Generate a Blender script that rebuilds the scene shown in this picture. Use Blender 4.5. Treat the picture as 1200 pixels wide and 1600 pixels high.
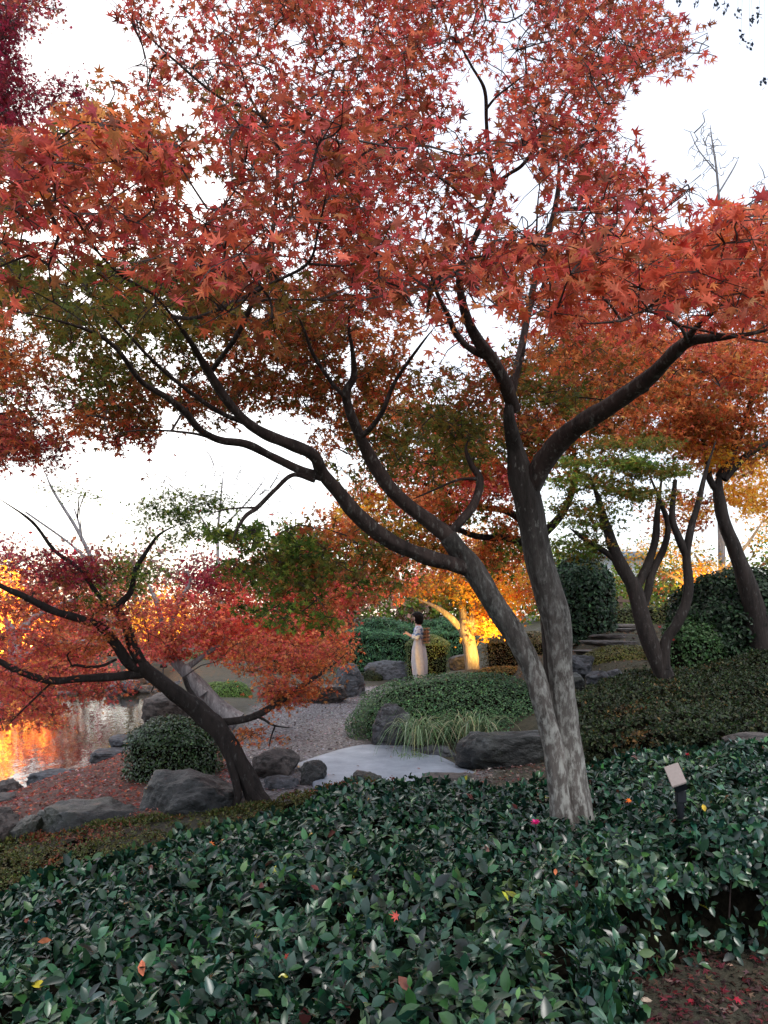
import bpy, math, random
import numpy as np
from mathutils import Vector, Matrix, noise as mnoise
R=math.radians
S=bpy.context.scene
for o in list(bpy.data.objects): bpy.data.objects.remove(o)
# ------------------------------------------------------------------ camera, sky, sun, exposure
CAMH=1.6; PITCH=math.atan(160/1200)
cd=bpy.data.cameras.new('camera'); cam=bpy.data.objects.new('camera',cd); S.collection.objects.link(cam)
cam.location=(0,0,CAMH); cam.rotation_euler=(math.pi/2+PITCH,0,0)
cd.sensor_fit='HORIZONTAL'; cd.sensor_width=36; cd.lens=36; cd.clip_start=.05; cd.clip_end=2000
S.camera=cam
S.render.resolution_x=768; S.render.resolution_y=1024
W=bpy.data.worlds.new('World'); S.world=W; W.use_nodes=True
nt=W.node_tree; nt.nodes.clear()
wo=nt.nodes.new('ShaderNodeOutputWorld'); bg=nt.nodes.new('ShaderNodeBackground'); bg2=nt.nodes.new('ShaderNodeBackground'); add=nt.nodes.new('ShaderNodeAddShader')
sky=nt.nodes.new('ShaderNodeTexSky'); sky.sky_type='NISHITA'; sky.sun_disc=False; sky.sun_elevation=R(28); sky.sun_rotation=R(-25)
nt.links.new(sky.outputs[0],bg.inputs[0]); bg.inputs[1].default_value=.05
tc=nt.nodes.new('ShaderNodeTexCoord'); mp=nt.nodes.new('ShaderNodeMapping'); mp.inputs['Scale'].default_value=(1,1,2.5)
cn=nt.nodes.new('ShaderNodeTexNoise'); cn.inputs['Scale'].default_value=1.6; cn.inputs['Detail'].default_value=5
cr=nt.nodes.new('ShaderNodeValToRGB'); cr.color_ramp.elements[0].position=.3; cr.color_ramp.elements[1].position=.7
cr.color_ramp.elements[0].color=(.76,.80,.93,1); cr.color_ramp.elements[1].color=(.97,.98,1.0,1)
nt.links.new(tc.outputs['Generated'],mp.inputs[0]); nt.links.new(mp.outputs[0],cn.inputs[0]); nt.links.new(cn.outputs[0],cr.inputs[0])
nt.links.new(cr.outputs[0],bg2.inputs[0]); bg2.inputs[1].default_value=.60      # pale even cloud cover over the sky
nt.links.new(bg.outputs[0],add.inputs[0]); nt.links.new(bg2.outputs[0],add.inputs[1]); nt.links.new(add.outputs[0],wo.inputs[0])
sl=bpy.data.lights.new('sun','SUN'); sun=bpy.data.objects.new('sun',sl); S.collection.objects.link(sun)
sl.energy=1.2; sl.angle=R(20); sl.color=(1,.95,.9); sun.rotation_euler=(R(48),0,R(-25-0))
sun.rotation_euler=(R(40),R(0),R(28))
S.view_settings.view_transform='Standard'; S.view_settings.look='None'; S.view_settings.gamma=1; S.view_settings.use_curve_mapping=False
S.view_settings.exposure=.86

# ------------------------------------------------------------------ helpers
def at(px,py,Y):
    u=(px-600)/1200; v=(800-py)/1200; c,s=math.cos(PITCH),math.sin(PITCH)
    dy=c-v*s; k=Y/dy
    return np.array([u*k,Y,CAMH+(s+v*c)*k])
def proj(P):
    c,s=math.cos(PITCH),math.sin(PITCH)
    x=P[:,0]; y=P[:,1]; z=P[:,2]-CAMH
    f=y*c+z*s; up=-y*s+z*c; f=np.maximum(f,1e-3)
    return 600+1200*x/f, 800-1200*up/f, f
def onz(px,py,z):
    d=at(px,py,1.0)-np.array([0,0,CAMH]); k=(z-CAMH)/d[2]; return np.array([d[0]*k,k,z])
def lin(c):
    c=np.array(c,float)/255.; return np.where(c<=.04045,c/12.92,((c+.055)/1.055)**2.4)
def rngf(seed): return np.random.default_rng(seed)
def tag(o,label=None,cat=None,group=None,kind=None):
    if label: o['label']=label
    if cat: o['category']=cat
    if group: o['group']=group
    if kind: o['kind']=kind
    return o
def empty(name,loc,label=None,cat=None,group=None):
    o=bpy.data.objects.new(name,None); S.collection.objects.link(o); o.location=[float(v) for v in loc]; o.empty_display_size=.2
    return tag(o,label,cat,group)
def rootloc(p):
    v=np.zeros(3)
    while p is not None: v=v+np.array(p.location); p=p.parent
    return v
def mesh_tris(name,V,T,cols=None,smooth=False):
    me=bpy.data.meshes.new(name); n=len(V); m=len(T)
    me.vertices.add(n); me.vertices.foreach_set('co',np.asarray(V,np.float32).ravel())
    T=np.asarray(T,np.int32); k=T.shape[1]
    me.loops.add(m*k); me.loops.foreach_set('vertex_index',T.ravel())
    me.polygons.add(m); me.polygons.foreach_set('loop_start',np.arange(0,m*k,k,dtype=np.int32))
    me.polygons.foreach_set('use_smooth',np.full(m,smooth,bool))
    me.update(calc_edges=True)
    if cols is not None:
        a=me.color_attributes.new('Col','FLOAT_COLOR','POINT'); c=np.ones((n,4),np.float32); c[:,:3]=cols; a.data.foreach_set('color',c.ravel())
    return me
def link(name,me,mat=None,parent=None,loc=None,kind=None):
    o=bpy.data.objects.new(name,me); S.collection.objects.link(o)
    if mat and not me.materials: me.materials.append(mat)
    if parent is not None: o.parent=parent
    if loc is not None: o.location=[float(v) for v in loc]
    if kind: o['kind']=kind
    return o
def mobj(name,V,T,mat,parent=None,cols=None,smooth=False,kind=None,loc=None):
    """world-space verts -> object under parent (or with its origin at loc)"""
    V=np.asarray(V,float)
    if parent is not None: V=V-rootloc(parent); return link(name,mesh_tris(name,V,T,cols,smooth),mat,parent,None,kind)
    l=np.zeros(3) if loc is None else np.asarray(loc,float)
    return link(name,mesh_tris(name,V-l,T,cols,smooth),mat,None,l,kind)
def fbm(P,scale,seed=0,oct=3):
    out=np.empty(len(P)); off=Vector((seed*13.7,seed*7.1,seed*3.3))
    for i,p in enumerate(P):
        v=Vector(p)*scale+off; a=1;s=0
        for k in range(oct): s+=a*mnoise.noise(v); v=v*2.03; a*=.5
        out[i]=s
    return out
def catmull(P,n=6):
    P=np.asarray(P,float); Q=np.vstack([2*P[0]-P[1],P,2*P[-1]-P[-2]]); out=[]
    for i in range(1,len(Q)-2):
        for t in np.linspace(0,1,n,endpoint=False):
            a,b,c,d=Q[i-1],Q[i],Q[i+1],Q[i+2]
            out.append(.5*((2*b)+(-a+c)*t+(2*a-5*b+4*c-d)*t*t+(-a+3*b-3*c+d)*t**3))
    out.append(P[-1]); return np.array(out)
def tube(P,rad,sides=8,rough=0,seed=0,cap=True):
    P=np.asarray(P,float); n=len(P); Tn=np.gradient(P,axis=0); Tn/=np.linalg.norm(Tn,axis=1)[:,None]+1e-9
    ref=np.array([1.,0,0]) if abs(Tn[0][0])<.8 else np.array([0,1.,0]); N=np.zeros((n,3)); nn=ref
    for i in range(n):
        nn=nn-Tn[i]*np.dot(nn,Tn[i]); nn/=np.linalg.norm(nn)+1e-9; N[i]=nn
    B=np.cross(Tn,N); a=np.linspace(0,2*math.pi,sides,endpoint=False)
    D=(N[:,None,:]*np.cos(a)[None,:,None]+B[:,None,:]*np.sin(a)[None,:,None])
    r=np.asarray(rad,float)[:,None]*np.ones((1,sides))
    if rough and sides>=14:
        rd=np.array([[mnoise.noise(Vector((math.cos(q)*2.1,math.sin(q)*2.1,k_*.045+seed)))+.5*mnoise.noise(Vector((math.cos(q)*5,math.sin(q)*5,k_*.09+seed))) for q in a] for k_ in range(n)]); r=r*(1+.13*rd)
    if rough:
        Q=(P[:,None,:]+D*r[...,None]).reshape(-1,3)
        q=Q.copy(); q[:,2]*=.35
        r=r*(1+rough*(fbm(q,9,seed,2)+.8*fbm(Q,3.5,seed+5,2)).reshape(n,sides))
    V=(P[:,None,:]+D*r[...,None]).reshape(-1,3)
    i=np.arange(n-1)[:,None]*sides; j=np.arange(sides)[None,:]; j2=(j+1)%sides
    a0=(i+j).ravel();a1=(i+j2).ravel();b0=a0+sides;b1=a1+sides
    T=np.vstack([np.stack([a0,a1,b1],1),np.stack([a0,b1,b0],1)])
    if cap:
        V=np.vstack([V,P[-1:]+Tn[-1]*rad[-1]*.6]); e=len(V)-1; L=(n-1)*sides
        jj=np.arange(sides); T=np.vstack([T,np.stack([L+jj,L+(jj+1)%sides,np.full(sides,e)],1)])
    return V,T
def join(parts):
    Vs=[];Ts=[];k=0
    for V,T in parts: Vs.append(V);Ts.append(np.asarray(T)+k);k+=len(V)
    return np.vstack(Vs),np.vstack(Ts)
# ------------------------------------------------------------------ materials
def newmat(name):
    m=bpy.data.materials.new(name); m.use_nodes=True; t=m.node_tree; t.nodes.clear()
    return m,t,t.nodes.new('ShaderNodeOutputMaterial')
def N(t,k,**kw):
    n=t.nodes.new(k)
    for a,b in kw.items():
        if a in n.inputs.keys(): n.inputs[a].default_value=b
        else: setattr(n,a,b)
    return n
def noiseN(t,scale,detail=4,vec=None,rough=.6):
    n=N(t,'ShaderNodeTexNoise'); n.inputs['Scale'].default_value=scale; n.inputs['Detail'].default_value=detail; n.inputs['Roughness'].default_value=rough
    if vec is not None: t.links.new(vec,n.inputs['Vector'])
    return n.outputs[0]
def ramp(t,fac,stops):
    r=N(t,'ShaderNodeValToRGB'); e=r.color_ramp.elements
    while len(e)<len(stops): e.new(.5)
    for i,(p,c) in enumerate(stops): e[i].position=p; e[i].color=(*c,1)
    t.links.new(fac,r.inputs[0]); return r.outputs[0]
def mix(t,f,a,b,mode='MIX'):
    m=N(t,'ShaderNodeMix',data_type='RGBA',blend_type=mode)
    for sock,v in ((m.inputs[0],f),(m.inputs[6],a),(m.inputs[7],b)):
        if isinstance(v,(int,float)): sock.default_value=v
        elif isinstance(v,tuple): sock.default_value=(*v,1)
        else: t.links.new(v,sock)
    return m.outputs[2]
def coords(t,scale=(1,1,1),kind='Object'):
    g=N(t,'ShaderNodeNewGeometry') if kind=='World' else N(t,'ShaderNodeTexCoord')
    m=N(t,'ShaderNodeMapping'); m.inputs['Scale'].default_value=scale
    t.links.new(g.outputs['Position'] if kind=='World' else g.outputs[kind],m.inputs[0]); return m.outputs[0]
def bump(t,h,s=.5,d=.02):
    b=N(t,'ShaderNodeBump'); b.inputs['Strength'].default_value=s; b.inputs['Distance'].default_value=d; t.links.new(h,b.inputs['Height']); return b.outputs[0]
def leafmat(name,transl=.45,rough=.55,spec=.3,spots=.25):
    m,t,o=newmat(name); a=N(t,'ShaderNodeAttribute'); a.attribute_name='Col'
    p=N(t,'ShaderNodeBsdfPrincipled'); p.inputs['Roughness'].default_value=rough; p.inputs['Specular IOR Level'].default_value=spec
    n=noiseN(t,45,3,coords(t,kind='World')); f=N(t,'ShaderNodeMapRange'); t.links.new(n,f.inputs[0]); f.inputs[1].default_value=.35; f.inputs[2].default_value=.7; f.inputs[3].default_value=1-spots; f.inputs[4].default_value=1+spots
    c=N(t,'ShaderNodeVectorMath',operation='SCALE'); t.links.new(a.outputs['Color'],c.inputs[0]); t.links.new(f.outputs[0],c.inputs['Scale'])
    t.links.new(c.outputs[0],p.inputs['Base Color'])
    if transl>0:
        tr=N(t,'ShaderNodeBsdfTranslucent'); t.links.new(c.outputs[0],tr.inputs[0]); mx=N(t,'ShaderNodeMixShader'); mx.inputs[0].default_value=transl
        t.links.new(p.outputs[0],mx.inputs[1]); t.links.new(tr.outputs[0],mx.inputs[2]); t.links.new(mx.outputs[0],o.inputs[0])
    else: t.links.new(p.outputs[0],o.inputs[0])
    return m
def barkmat(name,dark,mid,pale,lich=.0,zf=None):
    m,t,o=newmat(name); v=coords(t,(1,1,.22),'World'); vw=coords(t,(1,1,1),'World')
    n1=noiseN(t,16,8,v,.7); n2=noiseN(t,5,4,vw); n3=noiseN(t,34,5,coords(t,(1,1,.4),'World'),.65)
    c=ramp(t,n1,[(.3,dark),(.5,mid),(.72,tuple(min(1,x*1.6) for x in mid))])
    f=ramp(t,n2,[(.42,(0,0,0)),(.6,(1,1,1))]); f2=ramp(t,n3,[(.60-lich*.17,(0,0,0)),(.72-lich*.14,(.9,.9,.9))])
    ff=N(t,'ShaderNodeMath',operation='MULTIPLY'); t.links.new(f2,ff.inputs[0]); ff.inputs[1].default_value=.85 if lich else .2
    c=mix(t,ff.outputs[0],c,pale)
    if lich>.5:
        big=noiseN(t,2.4,4,coords(t,(1,1,.5),'World')); fb=ramp(t,big,[(.45,(0,0,0)),(.75,(.35,.35,.35))]); c=mix(t,fb,c,tuple(x*.8 for x in pale))
    if zf:                                       # lichen thins out higher up the stem
        g=N(t,'ShaderNodeNewGeometry'); sx=N(t,'ShaderNodeSeparateXYZ'); t.links.new(g.outputs['Position'],sx.inputs[0]); mr=N(t,'ShaderNodeMapRange'); t.links.new(sx.outputs[2],mr.inputs[0]); mr.inputs[1].default_value=zf[0]; mr.inputs[2].default_value=zf[1]
        top=ramp(t,n1,[(.3,tuple(x*.45 for x in dark)),(.6,tuple(x*.45 for x in mid))]); top=mix(t,ramp(t,n3,[(.6,(0,0,0)),(.68,(.55,.55,.55))]),top,tuple(x*.6 for x in pale)); c=mix(t,mr.outputs[0],c,top)
    p=N(t,'ShaderNodeBsdfPrincipled',Roughness=.85); p.inputs['Specular IOR Level'].default_value=.25
    t.links.new(c,p.inputs['Base Color']); t.links.new(bump(t,n1,.9,.02),p.inputs['Normal']); t.links.new(p.outputs[0],o.inputs[0]); return m
def rockmat(name,a,b,pale,moss=None,rough=.75,bs=.7,crack=.65):
    m,t,o=newmat(name); v=coords(t,(1,1,1),'World'); n1=noiseN(t,3.5,8,v,.65); n2=noiseN(t,22,6,v,.7); n3=noiseN(t,9,5,coords(t,(1,1,2.2),'World'),.6)
    c=ramp(t,n1,[(.3,a),(.6,b),(.78,pale)]); f=ramp(t,n2,[(.55,(0,0,0)),(.68,(.38,.38,.38))]); c=mix(t,f,c,pale)
    cr_=ramp(t,n3,[(.44,(0,0,0)),(.5,(1,1,1))]); c=mix(t,crack,c,cr_,'MULTIPLY') if crack else c
    if moss:
        f=ramp(t,noiseN(t,2.2,5,v),[(.5,(0,0,0)),(.62,(.8,.8,.8))]); c=mix(t,f,c,moss)
    p=N(t,'ShaderNodeBsdfPrincipled',Roughness=rough); t.links.new(c,p.inputs['Base Color'])
    h=N(t,'ShaderNodeMath',operation='ADD'); t.links.new(n2,h.inputs[0]); t.links.new(n3,h.inputs[1])
    t.links.new(bump(t,h.outputs[0],bs,.03),p.inputs['Normal']); t.links.new(p.outputs[0],o.inputs[0]); return m
def plain(name,col,rough=.7,metal=0,bumpS=0,var=.2,scale=30,spec=.5):
    m,t,o=newmat(name); n=noiseN(t,scale,4,coords(t,kind='World')); c=ramp(t,n,[(.3,tuple(x*(1-var) for x in col)),(.7,tuple(min(1,x*(1+var)) for x in col))])
    p=N(t,'ShaderNodeBsdfPrincipled',Roughness=rough,Metallic=metal); p.inputs['Specular IOR Level'].default_value=spec; t.links.new(c,p.inputs['Base Color'])
    if bumpS: t.links.new(bump(t,n,bumpS,.01),p.inputs['Normal'])
    t.links.new(p.outputs[0],o.inputs[0]); return m
M=dict(
 maple=leafmat('maple leaf',.5,.55,.3,.25), camellia=leafmat('camellia leaf',.08,.29,.6,.15), azalea=leafmat('azalea leaf',.2,.5,.35,.3),
 litter=leafmat('fallen leaf',.1,.7,.2,.3), needle=leafmat('needle',.15,.6,.2,.3), blade=leafmat('grass blade',.3,.5,.3,.15),
 bark_main=barkmat('pale lichened bark',(.03,.025,.022),(.10,.088,.08),(.38,.38,.35),.8,(.7,2.2)),
 bark_limb=barkmat('brown limb bark',(.012,.009,.008),(.045,.032,.028),(.17,.165,.15),.3),
 bark_dark=barkmat('dark bark',(.008,.007,.007),(.026,.020,.018),(.10,.095,.09),.12),
 bark_grey=barkmat('grey bark',(.07,.065,.07),(.20,.19,.20),(.36,.36,.36),.4),
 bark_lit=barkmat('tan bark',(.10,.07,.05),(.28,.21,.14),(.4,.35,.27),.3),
 twig=plain('twig',(.030,.018,.016),.8), 
 core=plain('shaded stems',(.008,.007,.005),.95,spec=0,var=.5,scale=40,bumpS=.6),  # near black: puts the shade inside hedges and shrubs into the colour
 rock=rockmat('blue grey stone',(.025,.027,.032),(.085,.09,.105),(.24,.25,.28)),
 rock_dark=rockmat('dark stone',(.008,.009,.010),(.028,.031,.030),(.13,.14,.145),(.022,.028,.016),rough=.5),
 rock_brown=rockmat('brown stone',(.035,.028,.026),(.10,.083,.075),(.22,.20,.185)),
 slab=rockmat('pale slab stone',(.17,.20,.25),(.28,.32,.385),(.42,.46,.52),rough=.5,bs=.12,crack=0),
)
# ------------------------------------------------------------------ ground
PTS=np.array([(0,1,0),(2,3,0),(1.2,4.8,.08),(-2,3,-.1),(-2.5,5,-.35),(-4,5.5,-.5),(-1.2,6,-.05),(0,8,0),(1,8.7,0),(-1.2,7,0),(-2.8,7.6,-.1),(0,14,0),(.9,17.5,0),(-1,12,0),
 (-3,9,-.15),(-4.2,8.2,-.3),(2.1,16,.5),(3,14,.85),(4,14,1.3),(3.5,11,1.0),(2.2,9.5,.4),(3.3,9,.75),(5,9,1.0),(3,7,.3),(2,7,.15),(5,6,.6),(6,20,1.6),(2,25,.7),(-2,25,.1),
 (-10,30,.2),(0,40,.6),(12,40,1.5),(-18,12,.2),(-3,22,0),(-1.5,10,0),(-.5,10,0),(1.2,12,.05),(1.6,14,.2),(-1.6,16,-.05),(-30,30,.5),(30,20,2),(60,80,2),(-60,80,1)],float)
pond_px=[(-260,1245),(0,1240),(60,1228),(110,1212),(160,1192),(205,1155),(232,1120),(245,1092),(238,1074),(150,1064),(0,1062),(-500,1062),(-900,1100),(-700,1200)]
WZ=-.45
POND=np.array([onz(x,y,WZ)[:2] for x,y in pond_px])
def inpoly(x,y,P):
    x=np.asarray(x);y=np.asarray(y);ins=np.zeros(x.shape,bool);n=len(P)
    for i in range(n):
        x1,y1=P[i];x2,y2=P[(i+1)%n]
        c=((y1>y)!=(y2>y))&(x<(x2-x1)*(y-y1)/((y2-y1)+1e-12)+x1); ins^=c
    return ins
def distpoly(x,y,P):
    d=np.full(np.shape(x),1e9);n=len(P)
    for i in range(n):
        a=P[i];b=P[(i+1)%n];ab=b-a;L=ab@ab
        t=np.clip(((x-a[0])*ab[0]+(y-a[1])*ab[1])/L,0,1); d=np.minimum(d,np.hypot(x-a[0]-t*ab[0],y-a[1]-t*ab[1]))
    return d
def ground(x,y):
    x=np.asarray(x,float);y=np.asarray(y,float); num=0;den=0
    for a,b,z in PTS:
        w=1/(((x-a)**2+(y-b)**2)+.15)**1.6; num=num+w*z; den=den+w
    z=num/den
    s=np.where(inpoly(x,y,POND),1,-1)*distpoly(x,y,POND)      # + inside
    k=np.clip((s+.9)/1.3,0,1); k=k*k*(3-2*k)
    return z*(1-k)+(-.95)*k
xs=np.unique(np.concatenate([np.linspace(-10,8,181),-10-np.geomspace(.2,500,30),8+np.geomspace(.2,500,30)]))
ys=np.unique(np.concatenate([np.linspace(-3,22,251),-3-np.geomspace(.3,300,14),22+np.geomspace(.2,700,36)]))
X,Y_=np.meshgrid(xs,ys); Z=ground(X,Y_)
nz=np.array([mnoise.noise(Vector((a*2.3,b*2.3,0)))*.02+mnoise.noise(Vector((a*7,b*7,3)))*.008 for a,b in zip(X.ravel(),Y_.ravel())]).reshape(X.shape)
Z=Z+nz
nx,ny=len(xs),len(ys); ii=(np.arange(ny-1)[:,None]*nx+np.arange(nx-1)[None,:]).ravel()
# what covers the ground: r = bare gravel path, g = red leaf litter
PATH=np.array([onz(*p)[:2] for p in [(330,1245,0),(360,1160,0),(400,1108,0),(440,1096,0),(520,1092,0),(560,1078,0),(680,1074,0),(760,1072,0),(700,1085,0),(570,1110,0),(575,1160,0),(770,1215,0),(720,1260,0)]])
BANK=np.array([onz(*p)[:2] for p in [(-100,1280,-.1),(-60,1225,-.3),(100,1195,-.3),(180,1165,-.3),(330,1160,-.1),(400,1240,0),(200,1270,0),(40,1290,-.1)]])
pd=np.where(inpoly(X,Y_,PATH),1,-1)*distpoly(X,Y_,PATH); bd=np.where(inpoly(X,Y_,BANK),1,-1)*distpoly(X,Y_,BANK)
gc=np.stack([np.clip(.5+pd/.3,0,1),np.clip(.5+bd/.5,0,1),np.zeros_like(X)],-1).reshape(-1,3)
m,t,o=newmat('ground'); a=N(t,'ShaderNodeAttribute',attribute_name='Col'); sp=N(t,'ShaderNodeSeparateColor'); t.links.new(a.outputs['Color'],sp.inputs[0])
vw=coords(t,kind='World'); n1=noiseN(t,1.3,6,vw); n2=noiseN(t,38,5,vw,.7); n3=noiseN(t,9,5,vw)
soil=ramp(t,n2,[(.35,(.014,.010,.008)),(.6,(.042,.031,.024)),(.75,(.10,.075,.056))]); far=ramp(t,n3,[(.35,(.035,.042,.02)),(.65,(.09,.08,.045))]); soil=mix(t,n1,soil,far)
vo=N(t,'ShaderNodeTexVoronoi'); vo.inputs['Scale'].default_value=42; t.links.new(vw,vo.inputs['Vector'])
grav=ramp(t,vo.outputs['Color'],[(.1,(.06,.055,.055)),(.5,(.165,.152,.155)),(.9,(.33,.31,.325))])
lit=ramp(t,n2,[(.3,(.05,.025,.02)),(.5,(.14,.07,.055)),(.7,(.26,.15,.12))])
c=mix(t,sp.outputs[1],soil,lit); c=mix(t,sp.outputs[0],c,grav)
p=N(t,'ShaderNodeBsdfPrincipled',Roughness=.9); t.links.new(c,p.inputs['Base Color']); t.links.new(bump(t,n2,.8,.03),p.inputs['Normal']); t.links.new(p.outputs[0],o.inputs[0])
mobj('ground',np.stack([X,Y_,Z],-1).reshape(-1,3),np.stack([ii,ii+1,ii+nx+1,ii+nx],1),m,cols=gc,smooth=True,kind='structure')
# water
m,t,o=newmat('pond water'); p=N(t,'ShaderNodeBsdfPrincipled',Roughness=.03); p.inputs['Base Color'].default_value=(.028,.022,.014,1); p.inputs['IOR'].default_value=1.45; p.inputs['Specular IOR Level'].default_value=1.0
h=noiseN(t,5,3,coords(t,(1,.45,1),'World')); t.links.new(bump(t,h,.10,.05),p.inputs['Normal']); t.links.new(p.outputs[0],o.inputs[0])
gx=np.linspace(POND[:,0].min()-1,POND[:,0].max()+1,20); gy=np.linspace(POND[:,1].min()-1,POND[:,1].max()+1,20); GX,GY=np.meshgrid(gx,gy)
i2=(np.arange(19)[:,None]*20+np.arange(19)[None,:]).ravel()
mobj('pond_water',np.stack([GX,GY,np.full_like(GX,WZ)],-1).reshape(-1,3),np.stack([i2,i2+1,i2+21,i2+20],1),m,kind='structure')
def gz(x,y): return float(ground(np.array([x]),np.array([y]))[0])
# ------------------------------------------------------------------ leaves
def fan(ang,rad,curl=.18):
    a=np.radians(ang); V=np.stack([np.sin(a)*rad,np.cos(a)*rad,-curl*np.array(rad)**2],1); V=np.vstack([[0,0,.04],V])
    n=len(ang); T=[(0,1+i,1+(i+1)%n) for i in range(n)]
    return V*.5,np.array(T)
MAPLE7=fan([0,17,36,55,76,95,122,180,-122,-95,-76,-55,-36,-17],[1.05,.40,.98,.36,.80,.30,.50,.12,.50,.30,.80,.36,.98,.40])
def fanb(ang,rad,curl=.18):                      # fan from the leaf's base: fewer faces
    a=np.radians(ang); V=np.stack([np.sin(a)*rad,np.cos(a)*rad,-curl*np.array(rad)**2],1); n=len(ang)
    return V*.5,np.array([(0,i,i+1) for i in range(1,n-1)])
MAPLE5=fanb([180,-90,-66,-42,-20,0,20,42,66,90],[.12,.68,.30,.95,.34,1.05,.34,.95,.30,.68])
MAPLE3=fanb([180,-62,-26,0,26,62],[.3,.92,.34,1.05,.34,.92])
# elliptic leaf folded along its midrib, pointed
OVAL=(np.array([[0,-.5,0],[-.23,-.14,.06],[.23,-.14,.06],[-.21,.17,.04],[.21,.17,.04],[0,.5,-.09],[0,.04,0]]),
      np.array([(0,6,1),(0,2,6),(1,6,3),(6,2,4),(3,6,5),(6,4,5)]))
QUAD=(np.array([[0,-.5,0],[.27,.05,.05],[0,.5,0],[-.27,.05,.05]]),np.array([(0,1,2),(0,2,3)]))
NEED=(np.array([[0,-.5,0],[.09,0,.02],[0,.5,0],[-.09,0,.02]]),np.array([(0,1,2),(0,2,3)]))
def frames(normal,heading,rng=None):
    """rows: x axis, y axis (towards the tip), z axis (normal)"""
    n=normal/(np.linalg.norm(normal,axis=1)[:,None]+1e-9); h=heading-n*np.sum(heading*n,1)[:,None]; h/=np.linalg.norm(h,axis=1)[:,None]+1e-9
    return np.stack([np.cross(h,n),h,n],1)
def leafmesh(tpl,P,F,s,C):
    V,T=tpl; n=len(P); k=len(V)
    W_=np.einsum('vj,njk->nvk',V,F)*s[:,None,None]+P[:,None,:]
    TT=(T[None]+np.arange(n)[:,None,None]*k).reshape(-1,3)
    return W_.reshape(-1,3),TT,np.repeat(C,k,0)
def foliage(name,tpl,P,F,s,C,mat,parent,singles=0,leafname='leaf',bulk=None):
    """leaves as one mass; the `singles` that show largest are objects of their own"""
    px,py,f=proj(P); vis=(px>4)&(px<1196)&(py>4)&(py<1596)
    size=np.where(vis,s/f,0); keep=np.zeros(len(P),bool)
    if singles:
        idx=np.argsort(-size)[:singles]; keep[idx]=True
        # a few shared meshes, by colour
        rr=rngf(5); k=10; cen=C[idx][rr.choice(len(idx),k)]
        lab=np.argmin(((C[idx][:,None]-cen[None])**2).sum(2),1); rl=rootloc(parent)
        mes=[mesh_tris(leafname,tpl[0],tpl[1],np.repeat(c[None],len(tpl[0]),0),tpl is OVAL) for c in cen]
        for me in mes: me.materials.append(mat)
        for i,l in zip(idx,lab):
            o=bpy.data.objects.new(leafname,mes[l]); S.collection.objects.link(o); o.parent=parent
            Mx=np.eye(4); Mx[:3,:3]=F[i].T*s[i]; Mx[:3,3]=P[i]-rl; o.matrix_local=Matrix(Mx.tolist())
    q=~keep
    if bulk is MAPLE5:
        z=q&(f>4.7); q=q&~z
        if z.any(): V,T,CC=leafmesh(MAPLE3,P[z],F[z],s[z]*1.12,C[z]); mobj(name,V,T,mat,parent,CC,kind='stuff')
    if q.any():
        V,T,CC=leafmesh(bulk or tpl,P[q],F[q],s[q],C[q]); mobj(name,V,T,mat,parent,CC,kind='stuff',smooth=tpl is OVAL)
def pal(cols,n,rng,weights=None,jit=.16):
    cols=np.array([lin(c) for c in cols]); i=rng.choice(len(cols),n,p=weights); c=cols[i]*(1+rng.normal(0,jit*1.3,(n,1)))*(1+rng.normal(0,jit*.5,(n,3)))
    return np.clip(c,.004,.95)
PAL={
 'R':[(208,94,78),(220,112,80),(192,76,74),(226,132,96),(164,86,56),(212,98,96),(152,92,54),(130,68,50),(182,72,62)],
 'M':[(150,40,66),(128,36,52),(170,54,80),(140,50,52)],
 'O':[(232,138,80),(222,118,66),(238,156,92),(196,112,60),(164,108,60),(210,98,66)],
 'B':[(182,110,62),(156,106,54),(198,98,64),(132,112,52),(162,84,52),(112,92,46)],
 'G':[(128,128,58),(106,118,52),(146,124,58),(92,100,46),(166,112,58),(116,108,48)],
 'P':[(236,126,98),(226,106,80),(240,150,110),(214,86,76),(228,130,78),(190,84,56)],
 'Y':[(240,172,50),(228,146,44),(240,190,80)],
 'V':[(120,142,58),(98,124,52),(146,156,64),(76,102,44)],
 'S':[(240,116,90),(244,138,92),(226,96,94),(244,156,104),(196,80,76),(234,108,106)],
 'K':[(180,128,126),(160,130,120),(196,150,132),(140,124,112)],
}
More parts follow.
